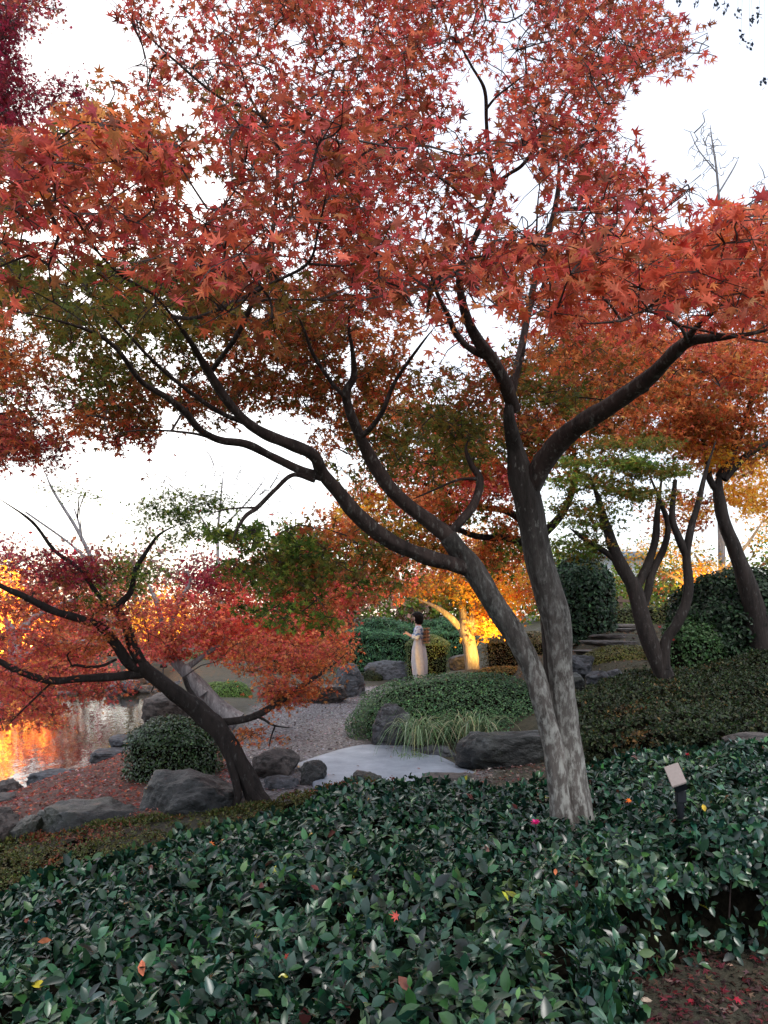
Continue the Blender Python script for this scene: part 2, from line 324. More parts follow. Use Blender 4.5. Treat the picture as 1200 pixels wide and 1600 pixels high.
# ------------------------------------------------------------------ trees
def limbpts(pts,base=None,n=5):
    P=np.array([at(p[0],p[1],p[2]) for p in pts]); r=np.array([p[3]*.5*p[2]/1200 for p in pts])
    Q=catmull(P,n); rr=np.interp(np.linspace(0,len(r)-1,len(Q)),np.arange(len(r)),r)*(1-.65*np.clip((np.linspace(0,1,len(Q))-.75)/.25,0,1)**1.5 if r[-1]<.5*r[0] else 1); return Q,rr
def sprays(C,Rr,rng,nleaf,flat=.28,k=5,lean=.35,nn=.8):
    """flat leafy sprays round each centre: leaves and their twigs"""
    LP=[];LH=[];LN=[];TW=[];LC=[]
    for ci,(c,r) in enumerate(zip(C,Rr)):
        nrm=np.array([rng.normal(0,lean),rng.normal(0,lean),1.]); nrm/=np.linalg.norm(nrm)
        a0=rng.uniform(0,6.28)
        u=np.cross(nrm,[0,1,0.]);u/=np.linalg.norm(u);v=np.cross(nrm,u)
        for j in range(k):
            a=a0+j*6.28/k+rng.normal(0,.3); d=u*math.cos(a)+v*math.sin(a); L=r*rng.uniform(.6,1.15)
            e=c+d*L+nrm*rng.normal(0,r*flat)-np.array([0,0,L*.12]); mid=c*.5+e*.5+rng.normal(0,.06*r,3)+nrm*r*.06
            TW.append(np.array([c,mid,e]))
            m=max(1,int(round(nleaf/k))); tt=rng.uniform(.15,1.08,m)**.8
            p=c+(e-c)*tt[:,None]+rng.normal(0,1,(m,3))*r*np.array([.2,.2,flat*.6])
            LP.append(p); LH.append(np.repeat(d[None],m,0)+rng.normal(0,.7,(m,3))+[0,0,-.35]); LN.append(np.repeat(nrm[None],m,0)*.9+rng.normal(0,nn,(m,3))); LC.append(np.full(m,ci))
    return np.vstack(LP),np.vstack(LH),np.vstack(LN),TW,np.concatenate(LC)
def grow(SK,C,rng,thick=1.0,maxlen=9):
    """join every spray to the nearest wood already there"""
    pts=np.array(SK); out=[]
    d=np.array([np.min(np.linalg.norm(pts-c,axis=1)) for c in C]); order=np.argsort(d)
    buf=np.zeros((len(pts)+len(C)*5,3)); buf[:len(pts)]=pts; n=len(pts)
    for i in order:
        c=C[i]; dd=np.linalg.norm(buf[:n]-c,axis=1); j=int(np.argmin(dd)); L=dd[j]; s=buf[j]
        if L>maxlen or L<.02: continue
        a=s+(c-s)*.33+rng.normal(0,.09*L,3)+[0,0,.06*L]; b=s+(c-s)*.68+rng.normal(0,.07*L,3)+[0,0,.05*L]
        P=catmull([s,a,b,c],2); r0=thick*min(.022,.0028+.010*L); out.append((P,np.linspace(r0,thick*.0018,len(P))))
        for q in P[2:]:
            buf[n]=q; n+=1
            if n>=len(buf): break
        if n>=len(buf)-6: buf=np.vstack([buf,np.zeros((2000,3))])
    return out
def tree(name,label,cat,limbs,C,Rr,keys,nleaf,lsize,rng,tpl=MAPLE5,bark='bark_limb',trunkbark=None,sides=10,rough=0.,singles=0,keep=None,leaf='maple',group=None,twigk=1.0,sub=True,lean=.35,base=None,flat=.28,ln=5,bulk=None,nn=.8):
    Q0,r0=limbpts(limbs[0][1],n=ln); b=Q0[0].copy() if base is None else np.array(base,float)
    root=empty(name,b,label,cat,group); SK=[]
    for i,(nm,pts) in enumerate(limbs):
        Q,rr=limbpts(pts,n=ln); SK.append(Q)
        sd=sides if rr[0]>.03 else 6
        V,T=tube(Q,rr,sd,rough if rr[0]>.02 else 0,i+3)
        mobj(nm,V,T,M[(trunkbark or bark) if nm=='trunk' else bark],root,smooth=True)
    if len(C)==0: return root
    SK=np.vstack(SK)
    C=np.asarray(C); tw=grow(SK,C,rng,twigk)
    LP,LH,LN,TW,LC=sprays(C,Rr,rng,nleaf,flat=flat,lean=lean,nn=nn)
    cols=np.zeros((len(LP),3)); keys=np.asarray(keys)
    for kx in set(keys.tolist()):
        q=keys[LC]==kx
        if q.any(): cols[q]=pal(PAL[kx],int(q.sum()),rng)
    cj=1+rng.normal(0,.10,(len(C),1)); cols=np.clip(cols*cj[LC],.004,.95)
    s=lsize*rng.uniform(.65,1.25,len(LP)); F=frames(LN,LH)
    if keep is not None:
        q=keep(LP,rng); LP,s,F,cols=LP[q],s[q],F[q],cols[q]
        E=np.array([p[-1] for p in TW]); q=keep(E,rng); TW=[p for p,k_ in zip(TW,q) if k_]
    parts=[tube(P,r,3,0,0,False) for P,r in tw]
    if sub: parts+=[tube(P,np.array([.0022,.0016,.0008])*twigk,3,0,0,False) for P in TW]
    V,T=join(parts); mobj('twigs',V,T,M['twig'],root,kind='stuff')
    foliage('foliage',tpl,LP,F,s,cols,M[leaf],root,singles,bulk=bulk)
    return root
def ell(blobs,rng,dens=1.0,rad=(.16,.3),back=0):
    """spray centres in ellipsoids given as px,py,rx,ry,Y,ydepth,n,key"""
    C=[];K=[];Rr=[]
    for (px,py,rx,ry,Y,dy,n,k) in blobs:
        Y+=back
        for _ in range(int(n*dens)):
            u=rng.normal(0,1,3); u/=np.linalg.norm(u); u*=rng.uniform(.15,1)**.5
            C.append(at(px+u[0]*rx,py+u[1]*ry,Y+u[2]*dy)); K.append(k if isinstance(k,str) and len(k)==1 else k[rng.integers(len(k))]); Rr.append(rng.uniform(*rad))
    return np.array(C),np.array(Rr),K
# ---- the big maple
MAP=["....rRRRRRRRRRRRRRRRrRRRRRr...",
".....rRRRRRrRRRRRRRrrRRRRRRr..",
".....rRRRRRRRrRRRrRrrRRRRRRr..",
"...goRrRRRRRRRRRRr.rRRRRr.....",
"..gOOBrRBBRRRRRRRr.rRRRR......",
"RROOOOBBBRRRRRRRRrrrRRRRr.....",
"RROORRRrBRRRRRRRRRRr.RRRRr....",
"RRRORRR..RRRRRRRRRRr.RRRRRr..p",
"GRRRRRRrRRRRRRRRRRRRrrRRRrrrPP",
"GoRRRRRRRRRrRRRRRRRRRRRRPPPPPP",
"GgGGGGGRRRRrRRRRRRRRRPPPPPPPPP",
"GGGGGGGGGBBBBRRRRROOOPPPPPPPPP",
"OGGGGGGGBBBBBBOooR..OPPPPPPPPP",
"OoGGGgGGbBBBBBOo..R.OOBBOOPPOO",
"Ob.GGGBBbBBBBBBBbBOBGOOBBoOOoo",
"g.gGGBBBBBBBBbOOBGBBGGGOOb....",
"ROOOBBbbbb..oboGGGGGBOOob.....",
"Rrr.rrr.....ooGGGGGG..........",
"r...........ogGGGGG..........."]
MD=np.array([[0 if ch=='.' else (.42 if ch.islower() else 1.) for ch in row] for row in MAP])
def mapd(px,py):
    i=np.floor(px/40).astype(int); j=np.floor(py/40).astype(int); ok=(j<len(MAP))
    i=np.clip(i,0,29); j2=np.clip(j,0,len(MAP)-1); return np.where(ok,MD[j2,i],0)
def mdepth(px,py,rng):
    yy=[-150,0,250,450,560,650,760]; dd=[3.6,3.5,3.0,3.3,4.0,4.6,5.0]
    return np.interp(py,yy,dd)
rg=rngf(11); C=[];K=[];RR=[]
def addc(px,py,Y,r):
    p=at(px,py,Y); i=int(min(29,max(0,px//40))); j=int(min(len(MAP)-1,max(0,py//40))); ch=MAP[j][i]
    if ch=='.': return False
    k=ch.upper()
    C.append(p);K.append(k);RR.append(r);return True
n=0
while n<1300:
    px=rg.uniform(-80,1280); py=rg.uniform(-120,765)
    if rg.uniform()>mapd(np.array([np.clip(px,0,1199)]),np.array([max(py,0)]))[0]: continue
    if py<440 and rg.uniform()<.15: continue
    Y=mdepth(px,py,rg)*rg.uniform(.82,1.35)
    if py>490: Y=max(Y,(5.0 if px>780 else 4.5)+rg.uniform(0,1.4))
    if addc(px,py,Y,.17): n+=1
n=0
while n<165:                      # low branches reaching over the camera's side of the tree
    px=rg.uniform(-60,860) if rg.uniform()<.55 else rg.uniform(800,1260); py=rg.uniform(190,500) if px<820 else rg.uniform(330,500)
    if rg.uniform()>mapd(np.array([np.clip(px,0,1199)]),np.array([py]))[0]: continue
    if addc(px,py,rg.uniform(1.75,2.5),.14):
        n+=1
        if K[-1]=='G' or K[-1]=='B': K[-1]='R' if py<440 else K[-1]
n=0
while n<780:                     # the low outer skirt of the crown, denser
    px=rg.uniform(-60,1240) if rg.uniform()<.5 else rg.uniform(-60,620); py=rg.uniform(420,720)
    if rg.uniform()>mapd(np.array([np.clip(px,0,1199)]),np.array([py]))[0]: continue
    if addc(px,py,rg.uniform(4.6,6.6),.2): n+=1
for (cx_,cy_,rx_,ry_,n_,kk) in [(430,880,100,40,30,'VG'),(380,830,60,20,14,'V'),(500,900,60,40,22,'GVO'),(470,960,50,30,8,'V'),(400,965,40,26,6,'V'),(560,860,60,50,14,'GBO')]:
    for _ in range(n_):
        C.append(at(cx_+rg.normal(0,.55)*rx_,cy_+rg.normal(0,.55)*ry_,rg.uniform(4.6,5.8)));K.append(kk[rg.integers(len(kk))]);RR.append(rg.uniform(.08,.15))
C=np.array(C)
LD={}
def keepmap(P,rng):
    if not LD:                    # few leaves grow right in front of the thick wood
        D=np.full((200,150),99.)
        for nm,pts in limbs:
            Q,rr=limbpts(pts,n=14); lx,ly,lf=proj(Q)
            for a,b,f_,w_ in zip(lx,ly,lf,rr*1200/lf):
                if w_<1.6: continue
                k=int(np.ceil((w_+5)/8)); ci,cj=int(a//8),int(b//8)
                for u in range(cj-k,cj+k+1):
                    for v in range(ci-k,ci+k+1):
                        if 0<=u<200 and 0<=v<150 and math.hypot(v*8+4-a,u*8+4-b)<w_+7: D[u,v]=min(D[u,v],f_)
        LD['D']=D
    px,py,f=proj(P); j=rng.normal(0,1,(2,len(P)))*np.where(py>480,15,7)
    inx=(px>-5)&(px<1205)&(py>-5)
    d=mapd(np.clip(px+j[0],0,1199),np.clip(py+j[1],0,2000)); d=np.where(inx,d,1)
    nn=np.array([.6*mnoise.noise(Vector((a/60,b/60,1.7)))+.7*mnoise.noise(Vector((a/20,b/20,5.2))) for a,b in zip(px,py)])+rng.normal(0,.1,len(P))
    w=np.where(d>.9,nn>np.where(py>450,-.34,-.48),np.where(d>.1,nn>-.05,False))
    w=np.where(inx,w,rng.uniform(size=len(P))<.75); w=np.where((py>775)&(px<680),True,w); dl=LD['D'][np.clip(py//8,0,199).astype(int),np.clip(px//8,0,149).astype(int)]; w=w&~((f<dl+.05)&(dl<90)&(rng.uniform(size=len(P))<np.where(py>430,.78,.45)))
    return w
limbs=[
('trunk',[(900,1350,4.8,92),(895,1300,4.8,68),(893,1265,4.8,56),(888,1190,4.8,47.0),(881,1100,4.8,39.5),(876,1040,4.8,38.5),(872,985,4.8,40.4),(858,925,4.8,40.4),(843,870,4.8,39.5),(829,800,4.8,41.4),(816,750,4.8,43.2),(806,705,4.8,33.8),(796,655,4.7,29.1),(796,620,4.7,28.2)]),
('stem',[(885,1340,4.72,37.8),(876,1250,4.72,36.1),(864,1170,4.72,32.7),(848,1105,4.72,31.8),(829,1040,4.75,31.8),(800,985,4.75,32.7),(768,935,4.75,32.7),(742,893,4.75,32.7),(720,865,4.75,31.0),(700,838,4.7,27.5)]),
('limb',[(735,890,4.75,26.4),(700,880,4.7,24.6),(655,866,4.65,23.8),(605,842,4.6,23.8),(560,806,4.5,22.9),(528,768,4.4,22.0),(503,738,4.3,21.1),(490,712,4.2,18.5),(455,695,4.1,17.6),(410,676,4.0,16.7),(375,650,3.9,15.8),(345,612,3.8,15.0),(322,575,3.7,13.2),(298,535,3.5,10.6),(270,495,3.3,8.8),(240,460,3.1,7.0)]),
('limb',[(503,745,4.3,15.8),(470,735,4.3,15.0),(430,716,4.3,15.0),(385,694,4.25,14.1),(345,688,4.2,13.2),(313,672,4.1,12.3),(290,645,4.0,11.4),(262,622,3.9,10.6),(220,595,3.8,8.8),(182,545,3.6,7.9),(140,517,3.5,7.0),(65,495,3.3,5.3),(-20,478,3.2,3.5)]),
('branch',[(345,690,4.2,5.3),(300,677,4.2,4.4),(225,672,4.2,2.6),(170,680,4.2,1.8)]),
('branch',[(425,682,4.1,9.7),(385,662,4.0,8.8),(345,645,3.9,7.9),(300,615,3.8,7.0),(240,565,3.6,6.2),(180,500,3.4,4.4),(120,440,3.2,2.6)]),
('branch',[(492,750,4.3,10.6),(458,742,4.25,7.9),(430,765,4.2,7.0),(402,793,4.2,7.9),(384,806,4.15,7.0),(370,828,4.1,4.4),(362,850,4.1,2.6)]),
('branch',[(402,793,4.2,4.4),(360,795,4.2,2.6),(320,805,4.1,1.8)]),
('limb',[(722,868,4.75,26.4),(700,838,4.72,26.4),(655,803,4.7,23.8),(612,766,4.65,22.0),(582,720,4.6,20.2),(562,680,4.5,18.5),(545,640,4.4,15.8),(541,612,4.35,14.1),(553,588,4.3,11.4),(551,550,4.2,7.9),(545,505,4.1,6.2),(555,450,4.0,4.4)]),
('branch',[(541,622,4.35,7.9),(520,600,4.3,7.0),(490,555,4.2,6.2),(475,515,4.1,4.4),(455,470,4.0,3.5)]),
('branch',[(562,684,4.5,10.6),(580,668,4.4,9.7),(598,642,4.3,8.8),(618,595,4.2,7.0),(655,542,4.0,5.3),(680,510,3.9,3.5)]),
('branch',[(700,836,4.72,15.0),(722,812,4.7,15.0),(742,785,4.75,14.1),(750,750,4.8,13.2),(737,727,4.8,10.6),(728,702,4.8,7.0),(735,680,4.8,4.4)]),
('branch',[(748,748,4.8,7.0),(715,750,4.8,4.4),(675,767,4.8,3.5),(640,782,4.8,2.6)]),
('limb',[(803,640,4.75,21.1),(790,600,4.6,22.0),(768,560,4.5,20.2),(745,530,4.4,17.6),(731,500,4.3,15.0),(722,470,4.2,13.2),(718,435,4.1,11.4),(728,400,4.0,10.6),(746,363,3.9,9.7),(765,322,3.85,9.7),(772,285,3.8,8.8),(763,240,3.7,7.0),(760,190,3.6,6.2),(757,140,3.5,6.2),(735,100,3.4,5.3),(712,50,3.3,4.4),(705,-20,3.2,3.5)]),
('branch',[(768,560,4.5,12.3),(735,545,4.5,11.4),(712,520,4.5,10.6),(700,492,4.4,8.8),(680,450,4.3,6.2),(665,390,4.2,4.4)]),
('branch',[(800,620,4.7,10.6),(806,590,4.7,8.8),(815,560,4.7,7.0),(822,530,4.7,4.4)]),
('branch',[(772,288,3.8,7.9),(795,272,3.75,7.0),(818,256,3.7,7.0),(845,215,3.65,6.2),(868,178,3.6,5.3),(890,143,3.6,3.5),(920,120,3.6,1.8)]),
('branch',[(815,258,3.7,5.3),(850,230,3.7,4.4),(900,160,3.7,3.5),(960,120,3.7,2.6),(1040,100,3.7,1.8)]),
('branch',[(760,170,3.55,5.3),(775,152,3.5,4.4),(800,132,3.45,3.5),(822,116,3.4,2.6)]),
('branch',[(800,610,4.8,14.1),(812,560,5.0,13.2),(825,490,5.1,12.3),(842,410,5.1,12.3),(860,355,5.1,11.4),(871,305,5.0,8.8),(873,260,4.9,5.3),(868,200,4.8,3.5)]),
('branch',[(868,328,5.05,8.8),(905,326,5.0,7.9),(968,326,4.9,7.9),(1018,312,4.8,4.4)]),
('branch',[(968,328,4.9,5.3),(985,345,4.8,4.4),(1010,365,4.7,2.6)]),
('limb',[(822,775,4.8,29.9),(838,742,4.75,33.4),(862,705,4.65,32.6),(892,674,4.5,30.8),(925,652,4.35,29.9),(968,624,4.2,28.2),(1020,585,4.0,25.5),(1052,552,3.8,23.8),(1078,533,3.7,19.4),(1120,527,3.6,14.1),(1180,520,3.5,8.8),(1250,500,3.4,7.0)]),
('branch',[(1065,540,3.75,13.2),(1085,515,3.6,10.6),(1115,487,3.4,7.0),(1160,440,3.2,4.4)]),
('branch',[(970,622,4.2,14.1),(1000,612,4.15,11.4),(1012,607,4.1,8.8)]),
('branch',[(1075,535,3.7,7.0),(1060,508,3.3,6.2),(1012,486,3.0,5.3),(975,500,2.85,5.3),(930,505,2.8,3.5),(880,506,2.8,2.6)]),
('branch',[(1000,490,2.95,5.3),(1035,462,2.8,4.4),(1056,430,2.7,2.6)]),
('branch',[(970,500,2.85,4.4),(955,478,2.8,4.4),(942,466,2.75,3.5)]),
('branch',[(1060,508,3.3,4.4),(1125,522,3.1,4.4),(1200,535,3.0,3.5)]),
('branch',[(270,495,3.3,7.0),(308,496,3.1,7.0),(370,470,2.8,6.2),(430,440,2.6,5.3),(482,410,2.4,5.3),(498,355,2.3,4.4),(510,292,2.2,3.5),(500,235,2.1,2.6)]),
('branch',[(482,412,2.4,4.4),(540,415,2.35,3.5),(580,400,2.3,2.6)]),
('branch',[(400,468,2.75,4.4),(470,468,2.6,3.5),(560,470,2.5,1.8)]),
('branch',[(435,438,2.6,4.4),(420,412,2.5,3.5),(410,370,2.4,2.6)]),
('branch',[(240,460,3.1,5.3),(190,430,2.8,5.3),(150,390,2.6,4.4),(118,340,2.4,4.4),(90,300,2.3,3.5),(75,255,2.2,2.6)]),
('branch',[(330,580,3.75,8.8),(372,520,3.6,8.8),(405,440,3.5,7.9),(430,330,3.5,7.0),(425,200,3.5,6.2),(340,150,3.4,5.3),(285,105,3.3,4.4),(230,55,3.2,3.5),(170,-5,3.2,2.6)]),
('branch',[(425,240,3.5,5.3),(480,190,3.5,5.3),(512,140,3.5,5.3),(525,105,3.5,4.4),(560,88,3.5,3.5)]),
('branch',[(418,200,3.5,5.3),(390,150,3.5,4.4),(370,90,3.4,3.5),(340,30,3.4,2.6)]),
]
cr_rng=rngf(21)
bx=tree('maple_tree','tall two-stemmed Japanese maple spreading red and olive leaves over the camellia hedge','tree',
 limbs,C,np.array(RR),K,38,.066,cr_rng,tpl=MAPLE7,bulk=MAPLE5,nn=.75,bark='bark_limb',trunkbark='bark_main',sides=28,rough=.13,singles=300,keep=keepmap,ln=9,base=(at(898,1345,4.8)[0],4.8,.08))
for o_ in bx.children:
    if o_.name.startswith('stem'): o_.data.materials[0]=M['bark_main']
# ---- crimson maple at the left edge
rg=rngf(31)
Cc,Rc,Kc=ell([(0,30,38,45,5.2,.5,60,'M'),(-5,120,36,60,5.2,.5,60,'M'),(10,200,45,50,5.2,.5,44,'M'),(90,155,70,35,5.5,.6,26,'M'),(60,560,120,50,6,.6,34,'OB'),(60,10,60,18,5,.4,12,'MR'),(40,420,60,40,6,.5,12,'M'),(60,640,120,60,6,.6,36,'MR'),(40,710,80,30,6,.6,20,'MR')],rg,1,(.1,.2))
tree('crimson_maple','dark crimson small-leaved maple reaching in from the left edge of the picture','tree',
 [('trunk',[(-330,1330,6,60),(-300,1000,6,50),(-240,700,6,40),(-160,520,6,30)]),('limb',[(-250,740,6,26),(-150,690,6,18),(-40,655,6,9),(60,640,6,5)]),('limb',[(-160,520,6,26),(-100,300,5.6,18),(-30,160,5.3,10),(10,60,5.2,5)])],
 Cc,Rc,Kc,34,.058,rg,bark='bark_dark')
# ---- leaning maple on the left bank
rg=rngf(41)
bl=[(140,985,150,45,6.7,.6,60,'SOS'),(40,1040,100,50,6.6,.6,42,'S'),(40,1105,80,34,6.8,.6,36,'S'),(150,1075,50,26,6.8,.4,16,'SR'),(80,890,110,30,6.8,.5,24,'MR'),(300,790,80,30,6.8,.5,16,'V'),(40,935,100,32,6.6,.5,26,'SR'),(120,905,90,25,6.8,.4,12,'MG'),
 (270,815,70,40,6.8,.5,24,'V'),(200,900,75,22,6.9,.5,18,'V'),(150,935,40,22,6.9,.4,8,'V'),(445,1060,65,34,7.3,.4,30,'OS'),(440,1088,36,14,7.2,.3,12,'OS'),(500,1020,50,28,7.5,.4,20,'OS'),(420,1020,80,30,7.6,.5,24,'SO'),(400,1150,40,16,7.1,.3,7,'O'),(490,1075,26,8,7.1,.2,7,'O')]
Cc,Rc,Kc=ell(bl,rg,1,(.1,.22))
LL=[('trunk',[(408,1262,6.9,38.5),(396,1238,6.9,30.5),(366,1180,6.9,29.2),(338,1137,6.9,30.5),(304,1107,6.9,29.2),(268,1078,6.8,23.8),(236,1053,6.8,22.5),(216,1036,6.75,19.9)]),
('limb',[(228,1048,6.8,18.7),(208,1012,6.7,17.3),(197,975,6.7,14.4),(184,950,6.7,12.2),(204,925,6.7,8.6),(212,890,6.7,7.2),(225,868,6.7,6.5),(248,836,6.7,5.0),(282,818,6.7,2.9)]),
('limb',[(186,955,6.7,9.4),(160,937,6.7,7.2),(122,888,6.7,7.2),(85,860,6.7,6.5),(50,815,6.7,5.0),(0,780,6.7,3.6)]),
('limb',[(226,1050,6.8,15.8),(203,1038,6.7,15.1),(180,1004,6.6,14.4),(158,980,6.5,13.7),(125,967,6.4,13.0),(83,954,6.3,11.5),(42,934,6.2,10.8),(0,915,6.1,9.4),(-40,890,6,6.5)]),
('limb',[(222,1052,6.8,14.4),(180,1057,6.6,12.2),(125,1060,6.4,11.5),(83,1064,6.3,10.8),(42,1054,6.2,10.1),(0,1034,6.1,8.6),(-40,1010,6,6.5)]),
('branch',[(182,1030,6.6,4.3),(160,1040,6.6,5.0),(137,1042,6.6,5.0),(115,1040,6.6,4.3),(92,1054,6.6,2.9)]),
('branch',[(112,1040,6.6,2.9),(106,1022,6.6,2.9),(130,1010,6.6,1.4)]),
('branch',[(83,1064,6.3,3.6),(40,1105,6.3,2.9),(5,1140,6.3,1.4)]),
('limb',[(328,1128,6.9,14.4),(352,1128,6.95,12.2),(392,1121,7.0,10.8),(425,1104,7.1,9.4),(458,1082,7.2,7.9),(484,1064,7.3,6.5),(515,1043,7.4,4.3),(545,1018,7.5,2.9)]),
('branch',[(398,1118,7.0,5.0),(412,1124,7,4.3),(430,1134,7,2.9),(462,1138,7,1.4)]),
('branch',[(430,1134,7,2.9),(424,1150,7,2.2),(420,1170,7,1.4)]),
('branch',[(335,1122,7.0,8.6),(300,1085,7.2,8.6),(288,1058,7.3,7.2)]),
('root_flare',[(372,1190,6.86,11.5),(386,1226,6.84,14.4),(404,1252,6.82,14.4),(424,1268,6.8,7.2)]),
('root_flare',[(350,1160,6.84,10.1),(362,1200,6.82,11.5),(372,1240,6.8,13.0),(366,1264,6.78,8.6)]),
('branch',[(246,1058,6.8,2.2),(236,1082,6.8,1.4)])]
tree('leaning_maple','old dark-trunked Japanese maple leaning left over the pond from the stone-edged bank','tree',LL,Cc,Rc,Kc,44,.058,rg,bark='bark_dark',sides=26,rough=.16,singles=120)
# ---- multi-stemmed maple on the right slope
rg=rngf(51)
Cc,Rc,Kc=ell([(990,692,90,9,9,1,15,'VGG'),(960,722,100,9,9,1.1,20,'VGG'),(1030,735,60,9,9,.9,10,'VGG'),(925,752,75,10,9,1,16,'VGG'),(1010,768,70,8,9,.9,11,'VGG'),(905,792,50,10,9,.8,9,'VGG'),(930,815,40,8,9,.8,6,'VGG'),(905,850,42,22,9.2,.8,12,'VGG'),(1020,640,130,60,9.5,1,60,'OB'),(900,600,110,60,10.2,1,56,'OBG')],rg,1,(.2,.36),.1)
tree('maple_tree','slim four-stemmed maple with green crown rising from the clipped azalea slope','tree',
[('trunk',[(1042,1085,9,34),(1037,1055,9,30),(1022,1020,9,28),(1007,981,9,27),(994,930,9,26),(985,905,9,22)]),
 ('stem',[(1038,1045,8.95,17.2),(1040,1004,8.95,16.4),(1057,976,8.9,15.6),(1070,947,8.9,14.8),(1076,913,8.9,14.0),(1073,868,8.9,13.3),(1080,823,8.9,10.9),(1090,790,8.9,10.1),(1102,740,8.9,8.6),(1118,690,8.9,6.2)]),
 ('limb',[(995,925,9,22),(968,879,9,20),(956,848,9,17),(948,822,9,14),(935,780,9,9),(920,740,9,6)]),
 ('limb',[(972,884,9,11),(945,862,9,10),(917,845,9,8),(890,825,9,5)]),
 ('limb',[(994,920,9.05,14),(1013,879,9.1,13),(1024,842,9.1,12),(1027,800,9.1,9),(1035,740,9.2,6)]),
 ('limb',[(1008,945,9.05,13),(1012,925,9.05,12),(1020,893,9.1,12),(1037,857,9.1,11),(1044,823,9.1,9),(1034,790,9.1,8),(1010,730,9.1,5)]),
 ('limb',[(1073,868,8.9,13),(1058,834,8.9,11),(1050,805,8.9,10),(1055,750,8.9,7)])],
 Cc,Rc,Kc,90,.085,rg,tpl=MAPLE3,nn=.7,flat=.14,lean=.15,sub=False,bark='bark_dark',sides=12,rough=.1,base=(at(1042,1085,9)[0],9,gz(at(1042,1085,9)[0],9)))
# ---- dark trunk at the far right
rg=rngf(61)
Cc,Rc,Kc=ell([(1120,620,110,60,9,1.2,80,'OB'),(1170,560,80,50,8.5,1,36,'OP'),(1010,560,110,50,9.5,1,50,'OBR'),(1180,760,50,60,11,1,30,'Y'),(1130,700,60,30,10,1,16,'OY'),(930,560,90,70,9,1,50,'GO'),(1120,690,90,40,9.5,1,44,'OBY'),(1060,800,50,40,11,1,16,'OY'),(1010,650,120,50,11,1,50,'OB')],rg,1,(.2,.34),.9)
tree('maple_tree','black-trunked orange maple behind the dark evergreen bush at the right edge','tree',
[('trunk',[(1200,1060,10,35.8),(1178,950,10,32.0),(1160,890,10,25.6),(1143,845,10,21.1),(1130,812,10,19.8),(1122,770,10,19.2),(1124,740,10,17.3)]),
 ('limb',[(1122,770,10,11.5),(1108,745,10,10.9),(1104,705,10,9.0),(1085,650,9.8,6.4),(1075,600,9.6,4.5)]),
 ('limb',[(1124,745,10,14.1),(1140,720,10,12.2),(1160,670,10,9.6),(1174,622,9.8,7.0),(1184,580,9.6,5.1)]),
 ('limb',[(1132,750,10,11.5),(1150,728,10,10.9),(1172,708,10,9.6),(1215,685,10,7.7)]),
 ('limb',[(1085,650,9.8,5.8),(1060,600,9.6,5.1),(1045,550,9.4,3.8)])],
 Cc,Rc,Kc,84,.10,rg,tpl=MAPLE3,nn=.9,sub=False,bark='bark_dark',sides=12,rough=.1,base=(at(1200,1060,10)[0],10,gz(at(1200,1060,10)[0],10)))
# ---- wide orange-green maple behind the big one
rg=rngf(71)
Cc,Rc,Kc=ell([(600,820,110,60,11,1.2,70,'GOYO'),(690,760,130,60,11,1.2,84,'OSOG'),(560,890,80,40,11,1,30,'GOV'),(780,700,110,60,11,1,56,'SOG'),(880,660,100,60,11,1,46,'OG'),(640,660,110,45,11,1,46,'OGB'),(790,850,60,50,11.5,1,20,'OV'),(720,860,60,30,11.5,1,20,'OY'),(480,850,45,30,11,.8,22,'GV')],rg,1,(.22,.4))
tree('maple_tree','spreading orange and olive maple standing behind the two pale stems','tree',
[('trunk',[(868,1080,11.5,34),(862,1000,11.5,30),(850,900,11.5,26),(838,840,11.5,22),(815,790,11.5,17)]),
 ('limb',[(842,860,11.5,16),(800,842,11.4,13),(745,838,11.2,10),(690,820,11,8),(620,830,11,5)]),
 ('limb',[(838,845,11.5,16),(880,800,11.4,12),(900,740,11.3,9),(890,680,11.2,6)]),
 ('limb',[(826,820,11.5,14),(790,798,11.4,11),(740,790,11.2,9),(680,760,11,7),(600,750,11,4)]),
 ('limb',[(815,790,11.5,14),(790,740,11.4,11),(750,690,11.2,7),(700,650,11,4)])],
 Cc,Rc,Kc,76,.115,rg,tpl=MAPLE3,nn=.9,sub=False,bark='bark_dark',base=(at(868,1080,11.5)[0],11.5,gz(at(868,1080,11.5)[0],11.5)))
# ---- lamp-lit maple
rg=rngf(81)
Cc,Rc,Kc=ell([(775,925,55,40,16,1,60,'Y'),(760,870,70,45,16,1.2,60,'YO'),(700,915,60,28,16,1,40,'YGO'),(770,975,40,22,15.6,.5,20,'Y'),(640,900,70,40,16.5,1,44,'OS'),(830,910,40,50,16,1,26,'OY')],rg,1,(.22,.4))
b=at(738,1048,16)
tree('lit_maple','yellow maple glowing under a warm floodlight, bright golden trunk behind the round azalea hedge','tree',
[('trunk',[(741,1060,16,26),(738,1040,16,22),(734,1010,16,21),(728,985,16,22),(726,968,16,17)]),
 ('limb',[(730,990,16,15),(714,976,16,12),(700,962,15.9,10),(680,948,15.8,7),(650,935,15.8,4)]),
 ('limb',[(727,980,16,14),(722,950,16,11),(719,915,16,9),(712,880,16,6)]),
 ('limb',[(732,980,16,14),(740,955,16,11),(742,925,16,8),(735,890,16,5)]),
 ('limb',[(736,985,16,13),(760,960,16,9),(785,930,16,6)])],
 Cc,Rc,Kc,44,.12,rg,tpl=MAPLE3,sub=False,bark='bark_lit',sides=12,rough=.1,base=(b[0],16,gz(b[0],16)))
